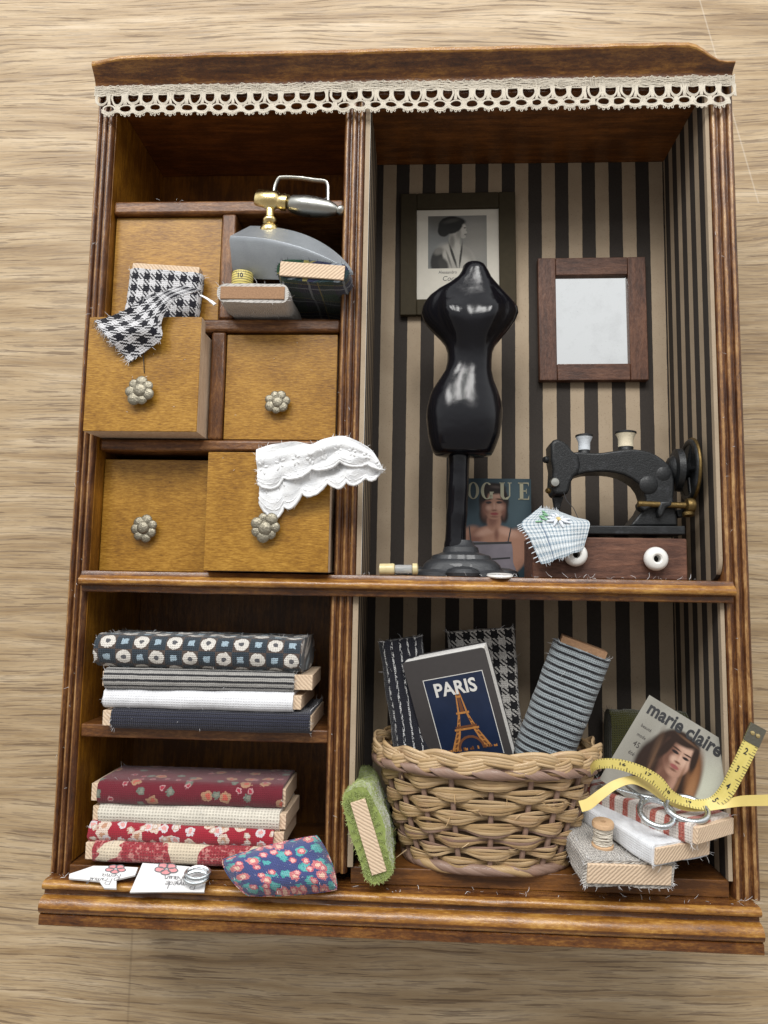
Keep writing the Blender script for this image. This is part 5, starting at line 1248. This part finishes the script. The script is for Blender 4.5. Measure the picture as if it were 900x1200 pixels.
# glossy magazine leaning behind the tape
zf = -.42; Kf = FPX/(CAM.z-zf); c = at(784, 897, zf)
Rm = RZ(-31.5) @ RY(-18) @ RX(-6)
mg = thing('magazine', 'grey beauty magazine with a long haired woman, leaning in the lower right corner', 'magazine', (c.x, c.y, zf), Rm.to_euler(), 'fashion magazines')
W, H = 2.20, 2.30
b = MB(); b.box((-W/2, -H/2, -.08), (W/2, H/2, -.012)); b.build('pages', M['pages'], mg)
K_ = W/2.52
def mxy(x, y): return x*K_, max(-H/2, (y-1.525)*K_+H/2)
def E7(x, y, rx, ry, rot, so, c_): X, Y = x*K_, (y-1.525)*K_+H/2; return (X, Y, rx*K_, ry*K_, rot, so, c_)
SK, SH, SL, HR, AU = (.33, .19, .135), (.13, .062, .042), (.46, .30, .225), (.026, .015, .011), (.17, .075, .032)
M['cover_b'] = soft_print('printed beauty cover', (.29, .28, .245), [
    E7(.95, -.3, .45, 1.1, 0, .6, (.43, .44, .36)), E7(-.9, .2, .35, .9, 0, .8, (.23, .22, .19)),
    E7(-.02, .50, .62, .66, 0, .10, HR), E7(-.38, -.05, .42, .75, .1, .18, HR), E7(.50, .05, .34, .85, .12, .22, HR), E7(.62, .30, .16, .62, .25, .6, AU), E7(.74, -.15, .10, .5, .2, .7, (.26, .13, .06)), E7(-.45, .35, .08, .5, .15, .8, (.07, .04, .025)),
    E7(.10, -.15, .26, .45, 0, .25, SK), E7(.0, -.08, .18, .30, .2, .7, SH),
    E7(.10, .50, .34, .50, .12, .10, SK), E7(-.15, .48, .15, .44, .1, .7, SH), E7(.20, .80, .18, .12, 0, .8, SL), E7(.27, .48, .12, .14, 0, .8, SL), E7(.02, .42, .09, .10, 0, .8, SL),
    E7(-.03, .60, .095, .038, -.06, .35, (.02, .014, .014)), E7(.26, .585, .085, .036, .02, .35, (.02, .014, .014)), E7(-.05, .695, .13, .022, -.10, .5, (.05, .028, .02)), E7(.27, .685, .11, .022, .03, .5, (.05, .028, .02)),
    E7(.14, .50, .03, .14, .1, .8, SL), E7(.13, .39, .075, .03, 0, .6, SH), E7(.12, .255, .115, .05, -.06, .3, (.24, .075, .07)), E7(.12, .17, .09, .03, 0, .8, SH),
    E7(-.02, .98, .40, .17, .05, .3, HR), E7(-.26, .62, .10, .42, -.2, .35, HR), E7(.44, .70, .085, .38, .2, .4, HR), E7(.10, 1.02, .25, .03, -.1, .9, (.11, .06, .035)), E7(-.40, .0, .03, .5, .1, .9, (.10, .055, .032)), E7(.40, -.2, .035, .5, .1, .9, (.15, .075, .04))], .3, .010, 12)
col_('print_grey', (.30, .29, .255), var=.2, sc_=1.2)
b = MB(); b.box((-W/2-.01, -H/2, -.010), (W/2+.01, H/2+.005, .004), 0)
def T7(tx_, sz, cx_, cy_, z, bold, m): b.text(tx_, sz*K_, lambda x, y: Vector((cx_*K_+x, (cy_-1.525)*K_+H/2+y, z)), m, bold, .80, spacing=1.03)
T7('marie', .52, -.64, 1.24, .012, .014, 1); T7('claire', .52, .43, 1.24, .013, .014, 1)
for k, (wd, sz) in enumerate((('beauté', .13), ('mode', .13), ('45', .22), ('été', .16))): T7(wd, sz, -.92, .72-k*.26, .010, 0, 2)
b.build('cover', [M[k] for k in ('cover_b', 'print_dark', 'print_hair')], mg)

# tape measure: two lengths of one ribbon
def ribbon(ctrl, step=5):
    C = catmull([at(x, y, z) for x, y, z, *_ in ctrl], step)
    Wd = catmull([at(x+wx/2, y+wy/2, z+wz/2)-at(x-wx/2, y-wy/2, z-wz/2) for x, y, z, wx, wy, wz in [(*q[:3], q[3]*.86, q[4]*.86, q[5]) for q in ctrl]], step)
    Ls = [0]
    for i in range(1, len(C)): Ls.append(Ls[-1]+(C[i]-C[i-1]).length)
    def f(s_, v, h_=0):
        s_ = max(0, min(Ls[-1]-1e-4, s_)); i = max(j for j in range(len(Ls)-1) if Ls[j] <= s_); t = (s_-Ls[i])/(Ls[i+1]-Ls[i]+1e-9)
        p = C[i].lerp(C[i+1], t); w_ = Wd[i].lerp(Wd[i+1], t); n_ = (C[i+1]-C[i]).cross(w_).normalized()
        if n_.z < 0 and False: n_ = -n_
        return p+w_*(v-.5)+n_*h_
    return f, Ls[-1]
tape = thing('tape_measure', 'yellow measuring tape looping over the red striped bolt and out to the right', 'tape measure', tuple(at(835, 945, .5)))
ctl = [(889, 851, .55, 20, 11, 0), (876, 880, .62, 20, 11, 0), (862, 908, .66, 19, 11, 0), (849, 930, .62, 17, 13, .1), (832, 942, .56, 8, 15, .15), (808, 941, .62, 3, 13, .1), (786, 932, .70, -6, 13, 0), (770, 915, .74, -8, 14, 0), (746, 902, .74, -4, 15, 0), (720, 895, .66, -1, 14, 0), (699, 896, .40, 2, 13, 0), (692, 903, .05, 2, 12, 0)]
f1, L1 = ribbon(ctl); b = MB(); NR = 90
b.sheet(lambda u, v: f1(u*L1, v), NR, 6, 0, .018, (L1, .42))
def num(tx_, s0, size, f, sgn=1, rot=0):
    if rot == 0: b.text(tx_, size, lambda x, y: f(s0-x, .42-y/.42, HS), 1, .004)
    else: b.text(tx_, size, lambda x, y: f(s0-y, .42+x/.42, HS), 1, .004)
tn = (f1(.5, .5, .01)-f1(.5, .5, 0)); HS = .008 if tn.z > 0 else -.008-.0
for k, tx_ in enumerate(('2', '3', '4', '5')): num(tx_, .62+k*.42, .20, f1, rot=-1)
for k, tx_ in enumerate(('19', '18', '17', '16')): num(tx_, L1-2.65+k*.55, .155, f1, sgn=-1)
ctl2 = [(925, 937, .72, 1, 15, 0), (895, 938, .72, 1, 15, 0), (868, 939, .70, 2, 14, 0), (846, 943, .64, 3, 11, .1), (824, 946, .58, 3, 10, .1), (800, 945, .50, 2, 10, .1), (778, 934, .45, -2, 10, .1), (760, 921, .50, -4, 10, .1), (742, 914, .58, -2, 11, .1), (722, 919, .64, 4, 12, .1), (704, 931, .66, 6, 13, .1), (690, 942, .64, 7, 14, .1), (680, 945, .60, 5, 15, .1)]
f2, L2 = ribbon(ctl2)
b.sheet(lambda u, v: f2(u*L2, v), NR, 6, 2, .018, (L2, .42))
b.build('ribbon', [M['tape'], M['ink'], M['tape_back']], tape, world=True, ang=60)
b = MB(); sg = 1 if HS > 0 else -1
b.sheet(lambda u, v: f1(-.0+u*.42, v*1.06-.03, .012*sg), 6, 4, 0, 0); b.sheet(lambda u, v: f1(u*.42, (1-v)*1.06-.03, -.034*sg), 6, 4, 0, 0)
for v in (.32, .68):
    p = f1(.2, v, .014*sg); b.lathe([(.05, 0), (.045, .015), (.001, .02)], 12, 1, axisM(p, (f1(.2, v, .1*sg)-p)))
b.build('metal_tip', [M['tip'], M['brass']], tape, world=True)

# scissors on the red striped bolt
sc_c = at(748, 934, .25)
sci = thing('scissors', 'small steel scissors with oval finger rings lying on the red striped bolt', 'scissors', tuple(sc_c))
tilt = Matrix.Rotation(math.radians(30), 3, 'X')
for (px, py, z, rx, rz, ang_) in ((770, 953, .62, .35, .36, .1), (805, 948, .60, .42, .34, -.2)):
    c = at(px, py, z); Q3 = Matrix.Rotation(ang_, 3, 'Y')
    loop = [c+tilt @ (Q3 @ Vector((rx*math.cos(t), 0, rz*math.sin(t)))) for t in [2*PI*k/36 for k in range(36)]]
    b = MB(); b.tube(loop, .062, 8, 0, True); b.tube([loop[22] , c.lerp(sc_c, .75)+Vector((0, .05, 0)), sc_c+Vector((0, .03, 0)), sc_c+(sc_c-c)*.8+Vector((0, .0, -.4))], [.06, .06, .055, .01], 8, 0)
    b.build('blade_with_ring', M['steel'], sci, world=True, ang=60)
# thread spool on the tweed bolt
p = at(706, 994, .25); spo = thing('thread_spool', 'tiny wooden spool of beige thread standing on the tweed bolt', 'thread spool', tuple(p), RX(8).to_euler())
Ry = Matrix.Rotation(-PI/2, 4, 'X')
b = MB(); b.lathe([(.05, .0), (.22, .0), (.235, .03), (.235, .10), (.15, .14), (.15, .46), (.235, .50), (.235, .57), (.22, .60), (.06, .60), (.05, .5)], 28, 0, Ry, caps=False); b.build('reel', M['spoolwood'], spo, ang=35)
b = MB(); b.tube([Vector(((.185+.02*math.sin(k*.9))*math.cos(k*.55), .13+.34*(.5+.5*math.sin(k*.047)), (.185+.02*math.sin(k*.9))*math.sin(k*.55))) for k in range(260)], .02, 5); b.build('thread', M['thread_beige'], spo)

# ------------------------------------------------------------------ lint and dust caught on the edges
b = MB()
def fluff(n, x0, x1, y, z0, z1, ln=.12, up=(0, .5, .6)):
    for _ in range(n): b.fibre((rnd(x0, x1), y+rnd(0, .02), rnd(z0, z1)), Vector(up)+Vector((rnd(-1.5, 1.5), rnd(-.5, .5), rnd(-.6, .6))), rnd(.3, 1.0)*ln, rnd(.0025, .005), 0, 1.3)
fluff(22, -.9, 7.2, -.875, -.05, .15, .16); fluff(22, 2.5, 7.2, -.875, -.3, .1, .2); fluff(40, -7.4, 7.6, -7.84, .0, .3, .16); fluff(9, 7.35, 7.85, -7.83, .0, .28, .2); fluff(7, -7.9, -7.5, -7.83, .0, .28, .2)
fluff(8, -7.4, -1.8, 8.58, -.4, -.27, .14); [fluff(1, rnd(-4.5, -3.2), -2.4, rnd(.8, 1.8), .455, .46, .06, (0, 0, .4)) for _ in range(6)]; [fluff(1, -7.5, -5, rnd(2.6, 4.6), .505, .51, .07, (0, 0, .4)) for _ in range(6)]; [fluff(1, -4.4, -1.8, rnd(2.6, 4.9), -.355, -.35, .06, (0, 0, .4)) for _ in range(4)]
for _ in range(26): b.fibre((rnd(-7.9, 7.9), rnd(-7.7, 10.5), .01), (rnd(-1, 1), rnd(-1, 1), .3), rnd(.05, .16), .003, 0, 1.2) if False else None
for k in range(60):
    x = random.choice((rnd(-8, -7.6), rnd(7.45, 8), rnd(-1.6, -1.1))); b.fibre((x, rnd(-7.5, 10.4), .0), (rnd(-1, 1), rnd(-1, 1), .4), rnd(.03, .12), .003, 0, 1.2)
o = b.build('lint', M['fluff_w'], None, org=(0, -.9, 0)); o['kind'] = 'stuff'; o['label'] = 'white lint and loose fibres on the cabinet edges'; o['category'] = 'lint'
# ------------------------------------------------------------------ light
w = bpy.data.worlds.new('World'); sc.world = w; w.use_nodes = True
nt = w.node_tree; bg = nt.nodes['Background']
tc = nt.nodes.new('ShaderNodeTexCoord'); sp = nt.nodes.new('ShaderNodeSeparateXYZ'); nt.links.new(tc.outputs['Generated'], sp.inputs[0])
mr = nt.nodes.new('ShaderNodeMapRange'); mr.interpolation_type = 'SMOOTHSTEP'; nt.links.new(sp.outputs[1], mr.inputs[0])
mr.inputs[1].default_value = -.15; mr.inputs[2].default_value = .40
mx = nt.nodes.new('ShaderNodeMix'); mx.data_type = 'RGBA'; nt.links.new(mr.outputs[0], mx.inputs[0])
mx.inputs[6].default_value = (.31, .285, .26, 1); mx.inputs[7].default_value = (.80, .81, .82, 1)
nt.links.new(mx.outputs[2], bg.inputs[0])
def wm(op, a, b_):                                             # pale walls of the room: brighter low round the table than overhead
    nd = nt.nodes.new('ShaderNodeMath'); nd.operation = op; nd.use_clamp = op == 'SUBTRACT'
    for i, v in enumerate((a, b_)):
        if isinstance(v, bpy.types.NodeSocket): nt.links.new(v, nd.inputs[i])
        else: nd.inputs[i].default_value = v
    return nd.outputs[0]
low = wm('POWER', wm('SUBTRACT', 1.0, sp.outputs[2]), 1.6)
nt.links.new(wm('ADD', wm('MULTIPLY', low, .75), 1.0), bg.inputs[1])

def area(name, loc, target, sx, sy, power, colr):
    l = bpy.data.lights.new(name, 'AREA'); l.shape = 'RECTANGLE'; l.size = sx*S; l.size_y = sy*S; l.energy = power; l.color = colr
    o = bpy.data.objects.new(name, l); col.objects.link(o); o.location = Vector(loc)*S
    o.rotation_euler = (Vector(target)-Vector(loc)).to_track_quat('-Z', 'Y').to_euler(); return o
for k in range(3):                                             # three panes of the window beyond the table
    area('window_pane_light', (-36+25*k, 56, 56), (0, 0, 0), 13, 28, 2.4, (1.0, .985, .955))

# ------------------------------------------------------------------ camera
cd = bpy.data.cameras.new('camera'); co = bpy.data.objects.new('camera', cd); col.objects.link(co); sc.camera = co
co.location = CAM*S; co.rotation_euler = Euler((0.104960, 0.0478245, 0.0175538), 'XYZ')
cd.sensor_fit = 'VERTICAL'; cd.sensor_height = 24; cd.lens = 24*FPX/1200; cd.clip_start = .005; cd.clip_end = 50
sc.view_settings.view_transform = 'Standard'; sc.view_settings.look = 'None'; sc.view_settings.exposure = 0; sc.view_settings.gamma = 1
sc.cycles.max_bounces = 8
